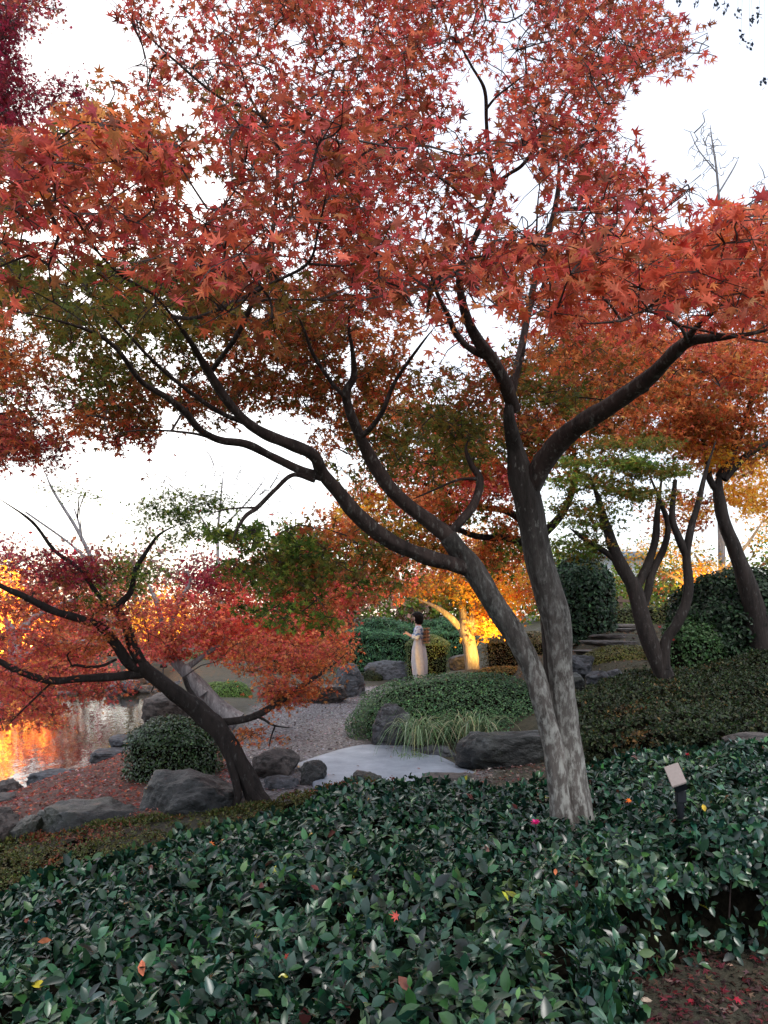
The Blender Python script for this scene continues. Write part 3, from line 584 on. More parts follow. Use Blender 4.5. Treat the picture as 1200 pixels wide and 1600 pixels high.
# ---- grey-barked maple by the pond, and the red ones round it
rg=rngf(91)
Cc,Rc,Kc=ell([(440,960,120,40,9.8,.8,86,'S'),(385,1003,110,30,9.8,.8,72,'S'),(300,960,80,40,9.6,.8,40,'RS'),(480,1010,70,36,9.5,.6,50,'SO'),(420,905,120,26,10,.8,44,'MR'),(510,930,60,34,10,.8,36,'RS'),(250,1005,60,28,9.8,.8,26,'RS'),(340,900,60,22,10,.6,16,'MR')],rg,1,(.16,.3))
tree('grey_maple','grey-barked red maple with broken pale trunk just behind the leaning maple','tree',
[('trunk',[(372,1128,9.6,31.7),(345,1108,9.6,27.4),(318,1080,9.6,24.5),(292,1052,9.6,18.7),(270,1030,9.6,14.4),(262,1010,9.6,11.5)]),
 ('stump',[(318,1085,9.5,17.3),(302,1064,9.5,17.3),(292,1046,9.5,14.4),(290,1040,9.5,10.1)]),
 ('limb',[(262,1012,9.6,9.4),(250,960,9.6,7.9),(240,930,9.6,6.5),(231,912,9.6,4.3)]),
 ('limb',[(263,1005,9.6,9.4),(268,970,9.6,8.6),(282,935,9.6,7.2),(297,912,9.6,5.0),(292,890,9.6,2.9)]),
 ('limb',[(290,1045,9.6,9.4),(340,1010,9.6,7.2),(400,980,9.6,5.0),(470,960,9.7,2.9)])],
 Cc,Rc,Kc,56,.088,rg,tpl=MAPLE3,sub=False,bark='bark_grey',sides=12,rough=.12,base=(at(372,1128,9.6)[0],9.6,gz(at(372,1128,9.6)[0],9.6)))
rg=rngf(92)
Cc,Rc,Kc=ell([(60,960,110,60,13,1,70,'SR'),(180,930,90,45,13,1,50,'SR'),(110,1020,110,45,12.5,1,60,'S'),(30,1080,70,40,11.5,.8,44,'S'),(140,1055,50,24,11.8,.6,20,'S'),(20,870,60,30,13,1,16,'M'),(-60,1000,120,90,12,1,50,'SR')],rg,1,(.2,.36))
tree('red_maple','flame red maple with a pale stem drooping over the pond at the left','tree',
[('trunk',[(-40,1170,12,44),(-10,1110,12,34),(20,1050,12.2,24),(22,1000,12.4,18),(8,965,12.6,14)]),
 ('limb',[(20,1040,12.2,14),(70,1010,12.2,10),(140,1000,12.4,6)]),
 ('limb',[(10,1090,12,14),(60,1085,11.8,9),(130,1082,11.8,5)]),
 ('limb',[(22,1000,12.4,14),(60,960,12.8,9),(150,925,13,6)])],
 Cc,Rc,Kc,40,.075,rg,tpl=MAPLE3,sub=False,bark='bark_grey',base=(at(-40,1170,12)[0],12,-.5))
# ---- pale thin tree against the sky at the left
rg=rngf(93)
Cc,Rc,Kc=ell([(120,775,60,14,12,.8,10,'V'),(90,760,60,14,12,.8,6,'G'),(130,860,40,16,12,.6,5,'M')],rg,1,(.2,.35))
tree('pale_tree','thin pale-stemmed tree nearly bare against the white sky at the left','tree',
[('trunk',[(235,1065,14,11.2),(190,970,14,9.8),(150,888,14,7.7),(122,830,14,5.6),(85,770,14,4.2),(68,733,14,2.8)]),
 ('limb',[(128,842,14,4.2),(124,820,14,3.5),(116,795,14,2.1)]),
 ('limb',[(150,890,14,4.2),(110,850,14,3.5),(40,800,14,2.8)])],
 Cc,Rc,Kc,14,.07,rg,tpl=MAPLE3,bark='bark_grey',base=(at(235,1065,14)[0],14,-.4))
# ---- far lamp-lit trees
rg=rngf(94)
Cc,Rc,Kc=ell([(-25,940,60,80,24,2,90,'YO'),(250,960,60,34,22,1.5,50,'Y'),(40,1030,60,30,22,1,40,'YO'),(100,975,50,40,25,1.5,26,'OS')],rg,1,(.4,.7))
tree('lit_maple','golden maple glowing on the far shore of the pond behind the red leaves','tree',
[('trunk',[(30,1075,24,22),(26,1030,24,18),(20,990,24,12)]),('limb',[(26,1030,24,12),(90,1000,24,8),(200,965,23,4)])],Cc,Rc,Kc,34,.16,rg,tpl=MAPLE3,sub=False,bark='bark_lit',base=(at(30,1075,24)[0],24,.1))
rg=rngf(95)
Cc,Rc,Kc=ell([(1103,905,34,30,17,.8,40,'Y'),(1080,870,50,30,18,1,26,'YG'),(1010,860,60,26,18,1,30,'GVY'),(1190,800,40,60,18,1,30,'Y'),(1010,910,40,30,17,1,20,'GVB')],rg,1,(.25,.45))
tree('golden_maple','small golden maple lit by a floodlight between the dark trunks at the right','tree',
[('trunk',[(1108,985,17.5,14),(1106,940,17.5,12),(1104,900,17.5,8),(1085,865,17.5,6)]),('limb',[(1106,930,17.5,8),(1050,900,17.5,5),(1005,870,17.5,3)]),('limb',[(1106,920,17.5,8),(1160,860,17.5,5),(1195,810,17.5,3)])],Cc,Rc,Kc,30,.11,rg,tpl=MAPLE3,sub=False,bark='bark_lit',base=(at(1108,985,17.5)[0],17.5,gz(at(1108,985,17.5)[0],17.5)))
# ---- bare trees
def baretree(name,label,limbs,seed,n=60,spread=None,Y=20,tw=.8):
    rg=rngf(seed); Q=[]; root=empty(name,at(*limbs[0][0][:3]),label,'tree'); SK=[]
    for i,pts in enumerate(limbs):
        P,r=limbpts(pts); SK.append(P); V,T=tube(P,r,7); mobj('trunk' if i==0 else 'limb',V,T,M['bark_grey'],root,smooth=True)
    C=[]
    for (px,py,rx,ry,k) in spread:
        for _ in range(k): C.append(at(px+rg.normal(0,.5)*rx,py+rg.normal(0,.5)*ry,Y+rg.normal(0,.4)))
    tws=grow(np.vstack(SK),np.array(C),rg,tw*3)
    V,T=join([tube(P,r,3,0,0,False) for P,r in tws]); mobj('twigs',V,T,M['bark_grey'],root,kind='stuff')
baretree('bare_tree','leafless tree with fine grey twigs against the sky at upper right',[[(1130,960,18,12.0),(1125,700,18,9.6),(1130,450,18,7.2),(1122,290,18,4.2),(1112,215,18,2.4),(1110,195,18,1.8)],[(1124,300,18,3.0),(1145,265,18,2.4),(1155,245,18,1.2)],[(1120,270,18,2.4),(1092,235,18,1.8),(1080,210,18,1.2)]],101,spread=[(1110,235,34,40,70),(1090,285,40,20,12)],Y=18)
baretree('bare_tree','sparse leafless tree just inside the right edge under the hanging sprigs',[[(1230,960,20,10.8),(1225,500,20,7.2),(1215,350,20,3.6),(1190,320,20,1.8)],[(1215,350,20,2.4),(1195,290,20,1.2)]],102,spread=[(1190,320,26,60,36)],Y=20)
baretree('bare_tree','wispy bare tree rising over the red maples, seen below the arching limb',[[(345,960,22,7.2),(340,850,22,4.8),(345,780,22,3.0),(350,730,22,1.8)],[(340,850,22,3.6),(300,790,22,2.4),(245,740,22,1.2)],[(342,830,22,3.0),(390,780,22,2.4),(420,740,22,1.2)]],103,spread=[(350,770,60,50,110),(270,770,50,40,50),(420,790,40,40,50)],Y=22)
# ---- far trees closing the view
rg=rngf(111)
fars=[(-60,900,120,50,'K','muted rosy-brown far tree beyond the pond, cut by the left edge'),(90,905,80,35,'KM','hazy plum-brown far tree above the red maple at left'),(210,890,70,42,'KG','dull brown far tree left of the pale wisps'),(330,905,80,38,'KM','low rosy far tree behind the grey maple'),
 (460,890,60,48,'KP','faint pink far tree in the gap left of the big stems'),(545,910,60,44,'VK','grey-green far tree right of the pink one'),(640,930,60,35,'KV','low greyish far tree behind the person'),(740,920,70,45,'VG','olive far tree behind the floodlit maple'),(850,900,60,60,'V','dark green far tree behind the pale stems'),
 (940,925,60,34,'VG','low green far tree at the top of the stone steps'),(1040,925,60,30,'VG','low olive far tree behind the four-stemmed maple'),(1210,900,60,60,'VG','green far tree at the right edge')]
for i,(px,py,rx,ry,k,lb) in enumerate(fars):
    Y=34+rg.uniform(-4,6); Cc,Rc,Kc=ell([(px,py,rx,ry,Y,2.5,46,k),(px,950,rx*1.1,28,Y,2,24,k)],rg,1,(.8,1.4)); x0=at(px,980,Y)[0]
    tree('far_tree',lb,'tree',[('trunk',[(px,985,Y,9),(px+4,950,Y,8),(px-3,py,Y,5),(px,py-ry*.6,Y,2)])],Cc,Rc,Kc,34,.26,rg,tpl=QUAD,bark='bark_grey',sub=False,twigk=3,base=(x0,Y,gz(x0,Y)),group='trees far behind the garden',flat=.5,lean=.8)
# ---- hanging sprigs, top right corner
rg=rngf(121)
rt=empty('hanging_sprigs',at(1160,-60,6),'dark blue-green sprigs hanging in from a branch above the top right corner','branch')
V,T=tube(catmull([at(1290,-90,6),at(1170,-60,6),at(1050,-50,6)],6),np.linspace(.02,.008,13),6); mobj('branch',V,T,M['bark_dark'],rt,smooth=True)
P=[];tp=[]
for (x,y0,y1) in [(1062,-60,2),(1090,-60,4),(1132,-60,14),(1153,-60,22),(1158,-60,60),(1176,-60,30),(1172,-60,70),(1186,-60,20),(1194,-60,128),(1120,-60,8)]:
    a_,b_=at(x,y0,6),at(x,y1,6); tp.append(tube(np.array([a_,(a_+b_)/2+rg.normal(0,.01,3),b_]),np.array([.0012,.001,.0008]),3,0,0,False))
    for k in range(9): P.append(b_+rg.normal(0,1,3)*[.014,.014,.03])
V,T=join(tp); mobj('stalks',V,T,M['twig'],rt,kind='stuff')
P=np.array(P); n=len(P); foliage('sprig_leaves',QUAD,P,frames(rg.normal(0,1,(n,3)),rg.normal(0,.3,(n,3))+[0,0,-1]),np.full(n,.045),pal([(60,74,96),(48,62,72)],n,rg),M['azalea'],rt)
# ------------------------------------------------------------------ hedges and shrubs
def shep(pts,p=2.2,eps=.02):
    pts=np.array(pts,float)
    def f(x,y):
        num=0;den=0
        for a,b,z in pts:
            w=1/(((x-a)**2+(y-b)**2)+eps)**(p/2); num=num+w*z; den=den+w
        return num/den
    return f
def field_hedge(name,label,cat,poly,top,bottom,n,tpl,lsize,colfn,mat,rng,depth=.14,singles=0,lump=.05,lumpf=2.4,up=1.0,rosette=0,edge=.22,leafname='leaf',stems=True,rimn=.35,rimlow=.4,corein=.12):
    """hedge as a height field over a plan polygon, rounded at its rim; leaves in its outer shell, inside it a solid core painted near black as shade"""
    poly=np.array(poly); x0,y0=poly.min(0);x1,y1=poly.max(0)
    def H(x,y):
        d=np.where(inpoly(x,y,poly),1,-1)*distpoly(x,y,poly); k=np.clip(d/edge,0,1); k=np.sqrt(np.clip(1-(1-k)**2,0,1))
        b_=bottom(x,y); l=np.array([mnoise.noise(Vector((a*lumpf,b*lumpf,7.1)))+.5*mnoise.noise(Vector((a*lumpf*2.6,b*lumpf*2.6,2.1))) for a,b in zip(np.ravel(x),np.ravel(y))]).reshape(np.shape(x))
        return b_+(top(x,y)+l*lump-b_)*k,d
    cx,cy=poly.mean(0); base=(cx,cy,float(bottom(np.array([cx]),np.array([cy]))[0]))
    root=empty(name,base,label,cat)
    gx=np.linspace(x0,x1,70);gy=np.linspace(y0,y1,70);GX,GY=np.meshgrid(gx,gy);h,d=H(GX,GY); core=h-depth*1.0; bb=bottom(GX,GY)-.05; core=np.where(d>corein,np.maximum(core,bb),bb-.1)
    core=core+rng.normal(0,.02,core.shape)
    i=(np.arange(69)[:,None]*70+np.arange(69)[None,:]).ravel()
    mobj('inner_stems',np.stack([GX,GY,core],-1).reshape(-1,3),np.stack([i,i+1,i+71,i+70],1),M['core'],root,kind='stuff')  # solid sheet under the leaves, coloured as the hedge's inner shade
    # candidate points: even in plan, extra along the rim
    P=[];tot=0
    while tot<n:
        m=n; x=rng.uniform(x0,x1,m);y=rng.uniform(y0,y1,m); h,d=H(x,y); e=1e-2
        q=(d>0); x,y,h,d=x[q],y[q],h[q],d[q]
        rim=d<edge*.9
        b_=bottom(x,y); zz=h-rng.uniform(0,1,len(x))**1.5*depth
        zz=np.where(rim,b_+ (h-b_)*rng.uniform(.12,1,len(x)),zz)
        P.append(np.stack([x,y,zz,d],1)); tot+=len(x)
    P=np.vstack(P)[:int(n*(1-rimn))]
    A=poly;B_=np.roll(poly,-1,0); Ls=np.linalg.norm(B_-A,axis=1); m=int(n*rimn*1.3); e=rng.choice(len(A),m,p=Ls/Ls.sum()); tt=rng.uniform(0,1,m)[:,None]; E=A[e]+(B_[e]-A[e])*tt; tn=(B_[e]-A[e])/Ls[e][:,None]; nv=np.stack([-tn[:,1],tn[:,0]],1)
    nv=np.where(inpoly(E[:,0]+nv[:,0]*.03,E[:,1]+nv[:,1]*.03,poly)[:,None],nv,-nv); dd=rng.uniform(0,1,m)**1.4*edge*.8; E=E+nv*dd[:,None]
    h,d=H(E[:,0],E[:,1]); hf,_=H(*( (E+nv*edge).T )); b_=bottom(E[:,0],E[:,1]); zz=b_+(hf-b_)*(rimlow+(1-rimlow)*rng.uniform(0,1,m)); zz=np.where(dd<edge*.4,np.minimum(zz,b_+(hf-b_)*(.75+.3*dd/edge)),zz)
    q=(d>0); RP=np.stack([E[:,0],E[:,1],zz,d],1)[q][:int(n*rimn)]; Rn=-nv[q][:int(n*rimn)]; nR=len(RP); P=np.vstack([P,RP])
    # rim points get duplicated outward
    cxy=P[:,:2]; eps=.03; h0,d0=H(cxy[:,0],cxy[:,1]); hx,_=H(cxy[:,0]+eps,cxy[:,1]); hy,_=H(cxy[:,0],cxy[:,1]+eps)
    nrm=np.stack([-(hx-h0)/eps,-(hy-h0)/eps,np.full(len(P),up)],1); nrm/=np.linalg.norm(nrm,axis=1)[:,None]
    nrm[-nR:]=np.column_stack([Rn,np.full(nR,.5)]); nrm/=np.linalg.norm(nrm,axis=1)[:,None]
    Q=P[:,:3]; head=rng.normal(0,1,(len(Q),3)); head[:,2]=rng.normal(.1,.35,len(Q))
    nr=nrm+rng.normal(0,.45,(len(Q),3))
    if rosette:                                   # shoots of several leaves fanning from one point
        k=rosette; idx=rng.integers(0,len(Q),len(Q)//k); ang=np.arange(k)*2.4
        c=np.repeat(Q[idx],k,0); nn=np.repeat(nrm[idx]+rng.normal(0,.28,(len(idx),3)),k,0); nn/=np.linalg.norm(nn,axis=1)[:,None]
        aa=np.tile(ang,len(idx))+np.repeat(rng.uniform(0,6.28,len(idx)),k); u=np.cross(nn,[0.,1,.1]);u/=np.linalg.norm(u,axis=1)[:,None];v=np.cross(nn,u)
        dirv=u*np.cos(aa)[:,None]+v*np.sin(aa)[:,None]; lift=np.tile(np.linspace(.9,-.1,k),len(idx))[:,None]+rng.normal(0,.35,(len(aa),1)); aa=aa+rng.normal(0,.35,len(aa)); dirv=u*np.cos(aa)[:,None]+v*np.sin(aa)[:,None]
        head=dirv+nn*lift; Q=c+head/np.linalg.norm(head,axis=1)[:,None]*lsize*.5-nn*np.tile(np.linspace(0,.9,k),len(idx))[:,None]*lsize*.45
        nr=nn*1.1-dirv*lift+rng.normal(0,.38,(len(aa),3))
    s=lsize*rng.uniform(.5,1.3,len(Q))*(1 if not rosette else np.repeat(rng.uniform(.75,1.2,len(idx)),rosette)); C_=colfn(Q,rng)
    foliage('foliage',tpl,Q,frames(nr,head),s,C_,M[mat],root,singles,leafname)
    if stems:
        tt=[]
        for _ in range(160):
            j=rng.integers(len(P)); p=P[j,:3]; b=np.array([p[0]+rng.normal(0,.1),p[1]+rng.normal(0,.1),float(bottom(np.array([p[0]]),np.array([p[1]]))[0])]); tt.append(tube(catmull([b,(b+p)/2+rng.normal(0,.03,3),p],2),np.array([.006,.005,.004,.003,.002]),4,0,0,False))
        V,T=join(tt); mobj('stems',V,T,M['twig'],root,kind='stuff')
    return root,H
rg=rngf(201)
camtop=shep([(-1.1,2.2,.48),(-1.6,1.4,.45),(0,1.9,.57),(.75,2.1,.58),(.6,1.0,.5),(-2.2,4,.13),(-2.9,4,.05),(-1.4,4.6,.2),(0,3.5,.46),(0,4.6,.42),(0,5.7,.38),(-.8,5.2,.28),(1.2,4.8,.36),(1.3,3.9,.5),(.9,3.3,.48),(.7,5.8,.36),(1.65,4.3,.58),(2.5,4.2,.62),(2.5,3.6,.58),(1.5,3.5,.54),(2.2,5.8,.62),(3.4,5.5,.7),(-1.9,3,.3),(-2.8,2.5,.3)])
cam_poly=[(-2.75,1.2),(-1.2,.9),(.3,.9),(.45,1.3),(.70,2.2),(.86,2.95),(.98,3.45),(1.5,3.72),(2.4,3.75),(3.3,3.85),(3.3,6.3),(2.4,6.35),(1.55,6.1),(1.35,5.95),(1.2,5.75),(1.0,5.8),(.8,6.0),(.4,6.15),(0,6.15),(-.4,5.85),(-.88,5.45),(-1.34,5.0),(-2.13,4.45),(-2.75,4.38)]
def camcol(P,rng):
    c=pal([(38,74,52),(26,56,42),(50,88,62),(18,42,33),(58,94,54),(34,70,56)],len(P),rng,jit=.25)
    nn=np.array([mnoise.noise(Vector((a*1.3,b*1.3,9)))+.6*mnoise.noise(Vector((a*4.5,b*4.5,2))) for a,b in P[:,:2]]); c=c*np.clip(1+.55*nn,.45,1.7)[:,None]*np.where(nn>.15,1,1)[:,None]; c[:,0]*=np.clip(1+.5*nn,.7,1.5)
    q=rng.uniform(size=len(P)); c[q<.002]=pal([(176,176,60),(150,150,50)],int((q<.002).sum()),rng); c[(q>.996)]=pal([(120,70,60),(96,52,50)],int((q>.996).sum()),rng); return c
camobj,camH=field_hedge('camellia_hedge','wide glossy dark green camellia hedge filling the foreground below the trees','hedge',cam_poly,camtop,lambda x,y:ground(x,y),78000,OVAL,.060,camcol,'camellia',rg,depth=.16,singles=300,lump=.11,lumpf=2.3,rosette=6,rimn=.2,rimlow=.72)
rg=rngf(202)
aztop=shep([(-4,4.6,-.24),(-2.9,5.2,-.17),(-2.1,5,-.08),(-1.5,5.6,-.02),(-.9,6.1,.08),(-3,6.3,-.16),(-1.6,6.4,-.03),(-.2,6.6,.2),(.3,6.8,.2)])
def azcol(P,rng):
    c=pal([(86,94,46),(104,108,54),(66,78,38),(100,90,52)],len(P),rng,jit=.22); nn=np.array([mnoise.noise(Vector((a*2,b*2,1))) for a,b in P[:,:2]])
    q=(nn+rng.normal(0,.2,len(P)))>.4; c[q]=pal([(128,62,44),(110,52,42),(144,84,52)],int(q.sum()),rng); return c
field_hedge('azalea_hedge','low clipped azalea strip turning rust red between the camellias and the retaining boulders','hedge',
 [(-4.2,4.3),(-3.0,4.45),(-2.1,4.6),(-1.34,5.1),(-.88,5.55),(-.4,5.95),(0,6.2),(.55,6.3),(.5,6.75),(-.1,7.0),(-.9,6.75),(-1.7,6.6),(-2.7,6.5),(-4.4,6.4)],aztop,lambda x,y:ground(x,y)-.02,60000,QUAD,.028,azcol,'azalea',rg,depth=.09,lump=.04,lumpf=4,stems=False,edge=.18,rosette=5)
rg=rngf(203)
def azcol2(P,rng):
    c=pal([(40,56,30),(52,68,34),(32,46,27),(60,62,34)],len(P),rng,jit=.25); nn=np.array([mnoise.noise(Vector((a*1.6,b*1.6,4))) for a,b in P[:,:2]])
    q=(nn+rng.normal(0,.2,len(P)))>.5; c[q]=pal([(84,62,36),(110,82,40)],int(q.sum()),rng); return c
field_hedge('azalea_hedge','broad clipped azalea bank, brownish green, climbing the slope right of the two pale stems','hedge',
 [(1.75,7.2),(2.4,6.9),(3.6,6.75),(5.3,6.8),(5.6,9.6),(4.6,9.8),(3.6,9.9),(2.9,9.7),(2.1,9.2),(1.75,8.3)],shep([(2,7.6,.58),(2.2,8.8,.72),(3.2,7.6,.72),(3.2,8.8,.9),(3.4,9.6,.95),(4.6,8,.98),(4.6,9.5,1.15),(6,8,1.1)]),lambda x,y:ground(x,y)-.02,84000,QUAD,.037,azcol2,'azalea',rg,depth=.1,lump=.05,lumpf=3,stems=False,edge=.3,rosette=5,rimn=.45,rimlow=.0)
def mound(name,label,c,rad,n,tpl,ls,cols,mat,seed,cat='shrub',lump=.12,group=None,singles=0,up=.35,rosette=0,flatb=True):
    """rounded shrub: leaves in the shell of a lumpy ellipsoid standing on the ground"""
    rg=rngf(seed); c=np.array(c,float); rad=np.array(rad,float); root=empty(name,(c[0],c[1],c[2]-rad[2]*.6),label,cat,group)
    u=rg.normal(0,1,(n,3)); u/=np.linalg.norm(u,axis=1)[:,None]
    zg=gz(c[0],c[1]); low=(zg-.06-c[2])/rad[2]; u[:,2]=np.where(u[:,2]<-.35,-u[:,2]*rg.uniform(0,1,n),u[:,2])
    sk=u[:,2]<.25
    l=np.array([mnoise.noise(Vector(p)*2.2+Vector((seed,0,0)))+.6*mnoise.noise(Vector(p)*5+Vector((seed,3,0))) for p in u])
    rr=(1+lump*l)*(1-rg.uniform(0,1,n)**1.6*.16); P=c+u*rad*rr[:,None]
    if low<-.3: P[:,2]=np.where(sk,c[2]+rad[2]*(.3+(low-.3)*rg.uniform(0,1,n)),P[:,2])
    nrm=u/rad; nrm/=np.linalg.norm(nrm,axis=1)[:,None]; head=rg.normal(0,1,(n,3))+[0,0,up]
    foliage('foliage',tpl,P,frames(nrm+rg.normal(0,.5,(n,3))+[0,0,.3],head),ls*rg.uniform(.6,1.25,n),pal(cols,n,rg,jit=.22),M[mat],root,singles)
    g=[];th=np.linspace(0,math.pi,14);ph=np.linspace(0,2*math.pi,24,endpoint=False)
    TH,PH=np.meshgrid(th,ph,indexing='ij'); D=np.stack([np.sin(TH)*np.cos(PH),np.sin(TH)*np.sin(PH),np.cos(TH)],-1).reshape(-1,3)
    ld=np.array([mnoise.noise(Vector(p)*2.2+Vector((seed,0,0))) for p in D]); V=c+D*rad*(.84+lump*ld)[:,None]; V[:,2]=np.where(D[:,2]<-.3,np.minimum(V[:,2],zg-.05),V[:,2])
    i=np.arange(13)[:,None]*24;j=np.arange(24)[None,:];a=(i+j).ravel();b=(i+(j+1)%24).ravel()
    mobj('inner_stems',V,np.stack([a,b,b+24,a+24],1),M['core'],root,kind='stuff'); return root  # closed core coloured near black for the shade within the shrub
AZG=[(78,114,76),(60,94,60),(96,130,84),(50,78,52)]
def gp(px,py,Y): 
    p=at(px,py,Y); return p
mound('round_azalea_hedge','rounded dense green azalea hedge beside the path, in front of the person',(1.1,10.7,.14),(1.6,1.4,.68),56000,QUAD,.034,AZG,'azalea',301,'hedge',lump=.08)
mound('round_shrub','dense leathery-leaved round shrub on the bank behind the leaning trunk',at(272,1168,8.4),(.52,.42,.33),15000,OVAL,.034,[(52,78,44),(40,62,38),(66,92,50)],'camellia',302)
b1=at(362,1092,15.5); mound('clipped_ball','nearer right of two clipped bright green balls by the path',(b1[0],b1[1],b1[2]),(.42,.42,.36),9000,QUAD,.03,[(96,124,56),(80,108,48)],'azalea',303,lump=.02)
b1=at(338,1086,16.5); mound('clipped_ball','flatter left one of the two clipped bright green balls, behind the other',(b1[0],b1[1],b1[2]),(.42,.42,.28),7000,QUAD,.03,[(104,130,60),(86,112,50)],'azalea',304,lump=.02)
mound('evergreen_bush','large dark broadleaf evergreen bush beneath the black trunk at the right edge',at(1165,985,10.8),(1.05,.9,.85),26000,QUAD,.07,[(36,58,38),(28,46,32),(48,74,46)],'azalea',305)
mound('evergreen_bush','dark round evergreen shrub beside the top of the stone steps',at(908,930,14.5),(.62,.6,.75),13000,QUAD,.08,[(40,66,46),(32,54,38),(56,84,56)],'azalea',306)
mound('low_azalea','flat light olive azalea mound between the steps and the slim maple',at(975,1035,11.2),(.62,.5,.25),14000,QUAD,.03,[(104,104,50),(88,92,44),(120,112,60)],'azalea',307,lump=.06)
JU=[(70,108,78),(54,90,64),(84,124,86),(44,74,54)]
mound('spreading_juniper','wide blue-green spreading juniper mound behind the person',at(600,1005,20.5),(1.25,1.0,.62),20000,NEED,.11,JU,'needle',308,lump=.22,up=.9)
mound('spreading_juniper','lower feathery juniper right of the person against the floodlit trunk',at(690,1000,21.5),(1.0,.9,.58),15000,NEED,.11,JU,'needle',309,lump=.25,up=.9)
mound('spreading_juniper','small pale green juniper glimpsed through the red leaves left of the person',at(470,990,22),(.9,.8,.5),8000,NEED,.11,JU,'needle',310,lump=.25,up=.9)
mound('garden_mound','grassy green dome of shrub left of the golden trunk',at(668,1013,18.6),(.55,.5,.33),9000,QUAD,.04,[(96,112,60),(110,120,70)],'azalea',311,lump=.08)
mound('dark_shrub','low dark shrub filling the hollow between path boulders',at(578,1062,18.5),(.3,.25,.2),3500,QUAD,.04,[(44,56,32)],'azalea',312)
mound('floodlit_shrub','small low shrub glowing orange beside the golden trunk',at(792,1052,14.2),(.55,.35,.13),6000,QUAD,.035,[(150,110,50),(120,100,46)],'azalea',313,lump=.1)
mound('green_shrub','mid-green loose shrub at the foot of the slim maple with small pink blooms',at(1085,1010,10.4),(.45,.4,.4),8000,QUAD,.05,[(52,80,46),(66,96,54)],'azalea',314,lump=.2)
mound('hill_shrub','brownish clipped shrub on the rise right of the floodlit trunk',at(815,1010,17.5),(.9,.6,.35),10000,QUAD,.045,[(104,86,52),(88,82,46)],'azalea',315,lump=.1)
mound('hill_shrub','long olive hedge on the crest below the far trees at the right',at(1060,975,19),(2.6,.8,.5),16000,QUAD,.06,[(84,92,46),(64,76,38)],'azalea',316,lump=.12)
mound('shore_shrub','low green shrub on the far shore of the pond near the rail',at(330,1040,26),(1.7,.8,.5),9000,QUAD,.07,[(96,110,60),(80,96,50)],'azalea',317,lump=.15)
mound('shore_shrub','long rusty hedge lining the far shore of the pond at left',at(60,1040,27),(5.5,1.0,.75),14000,QUAD,.09,[(110,70,50),(84,84,46),(140,70,50)],'azalea',318,lump=.2)
# ---- ornamental grass
def grassclump(name,label,c,n,L,seed,cols):
    rg=rngf(seed); c=np.array(c); root=empty(name,c,label,'grass'); Vs=[];Ts=[];Cs=[];k=0; cc=pal(cols,n,rg)
    for i in range(n):
        a=rg.uniform(0,6.28); d=np.array([math.cos(a),math.sin(a),0]); l=L*rg.uniform(.5,1.15); b=c+np.array([rg.normal(0,.10),rg.normal(0,.08),0]); out=rg.uniform(.3,.85); w=rg.uniform(.003,.0065)
        t=np.linspace(0,1,7); P=b+d[None]*(t*out*l)[:,None]+np.stack([0*t,0*t,l*(1.1*t-1.35*t**2.2*(.55+out*.6))],1); side=np.cross(d,[0,0,1])+rg.normal(0,.3,3); side/=np.linalg.norm(side)
        ww=w*(1-t**3*.95); V=np.vstack([P-side*ww[:,None],P+side*ww[:,None]]); j=np.arange(6)
        T=np.vstack([np.stack([j,j+1,j+8],1),np.stack([j,j+8,j+7],1)])+k; k+=14; Vs.append(V);Ts.append(T);Cs.append(np.repeat(cc[i:i+1],14,0))
    mobj('blades',np.vstack(Vs),np.vstack(Ts),M['blade'],root,np.vstack(Cs),kind='stuff')
GR=[(120,146,108),(150,166,134),(92,122,80),(160,158,124)]
grassclump('grass_clump','arching striped grass clump beside the upright stone at the slab bridge',(at(655,1150,9.2)[0],9.2,.12),170,1.0,401,GR)
grassclump('grass_clump','second arching grass clump spilling over the dark rock edge, right of the first',(at(735,1145,9.2)[0],9.2,.18),130,.95,402,GR)
grassclump('grass_tuft','short green tuft at the corner of the pale slab',(at(642,1185,8.9)[0],8.8,.0),60,.25,403,[(90,120,60),(110,136,74)])
# ------------------------------------------------------------------ stones
def ico(n):
    import bmesh
    bm=bmesh.new(); bmesh.ops.create_icosphere(bm,subdivisions=n,radius=1); V=np.array([v.co[:] for v in bm.verts]); T=np.array([[v.index for v in f.verts] for f in bm.faces]); bm.free(); return V,T
ICO=ico(5); ICO3=ico(4)
def rock(label,c,rad,mat,seed,rot=0,cuts=13,name='boulder',cat='boulder',fine=.05,flat=None,group=None,lo=False,kind=None):
    rg=rngf(seed); V,T=(ICO3 if lo else ICO); V=V.copy()
    V=np.sign(V)*np.abs(V)**.72; V/=1.12
    for _ in range(cuts):
        n=rg.normal(0,1,3); n/=np.linalg.norm(n); d=rg.uniform(.66,.9); s=V@n-d; V=V-np.outer(np.maximum(s,0)*.96,n)
    if flat: V[:,2]=np.minimum(V[:,2],flat+.1*(V[:,2]-flat)*(V[:,2]>flat))
    l=fbm(V,1.3,seed,2)*.14+fbm(V,4.5,seed+1,3)*fine*1.6+np.abs(fbm(V,9,seed+2,2))*-fine
    V=V*(1+l)[:,None]; V=V*np.array(rad); a=R(rot); Rm=np.array([[math.cos(a),-math.sin(a),0],[math.sin(a),math.cos(a),0],[0,0,1]]); V=V@Rm.T+np.array(c)
    o=mobj(name,V,T,M[mat],None,smooth=True,loc=(c[0],c[1],c[2]-rad[2]*.8)); tag(o,label,cat,group); return o
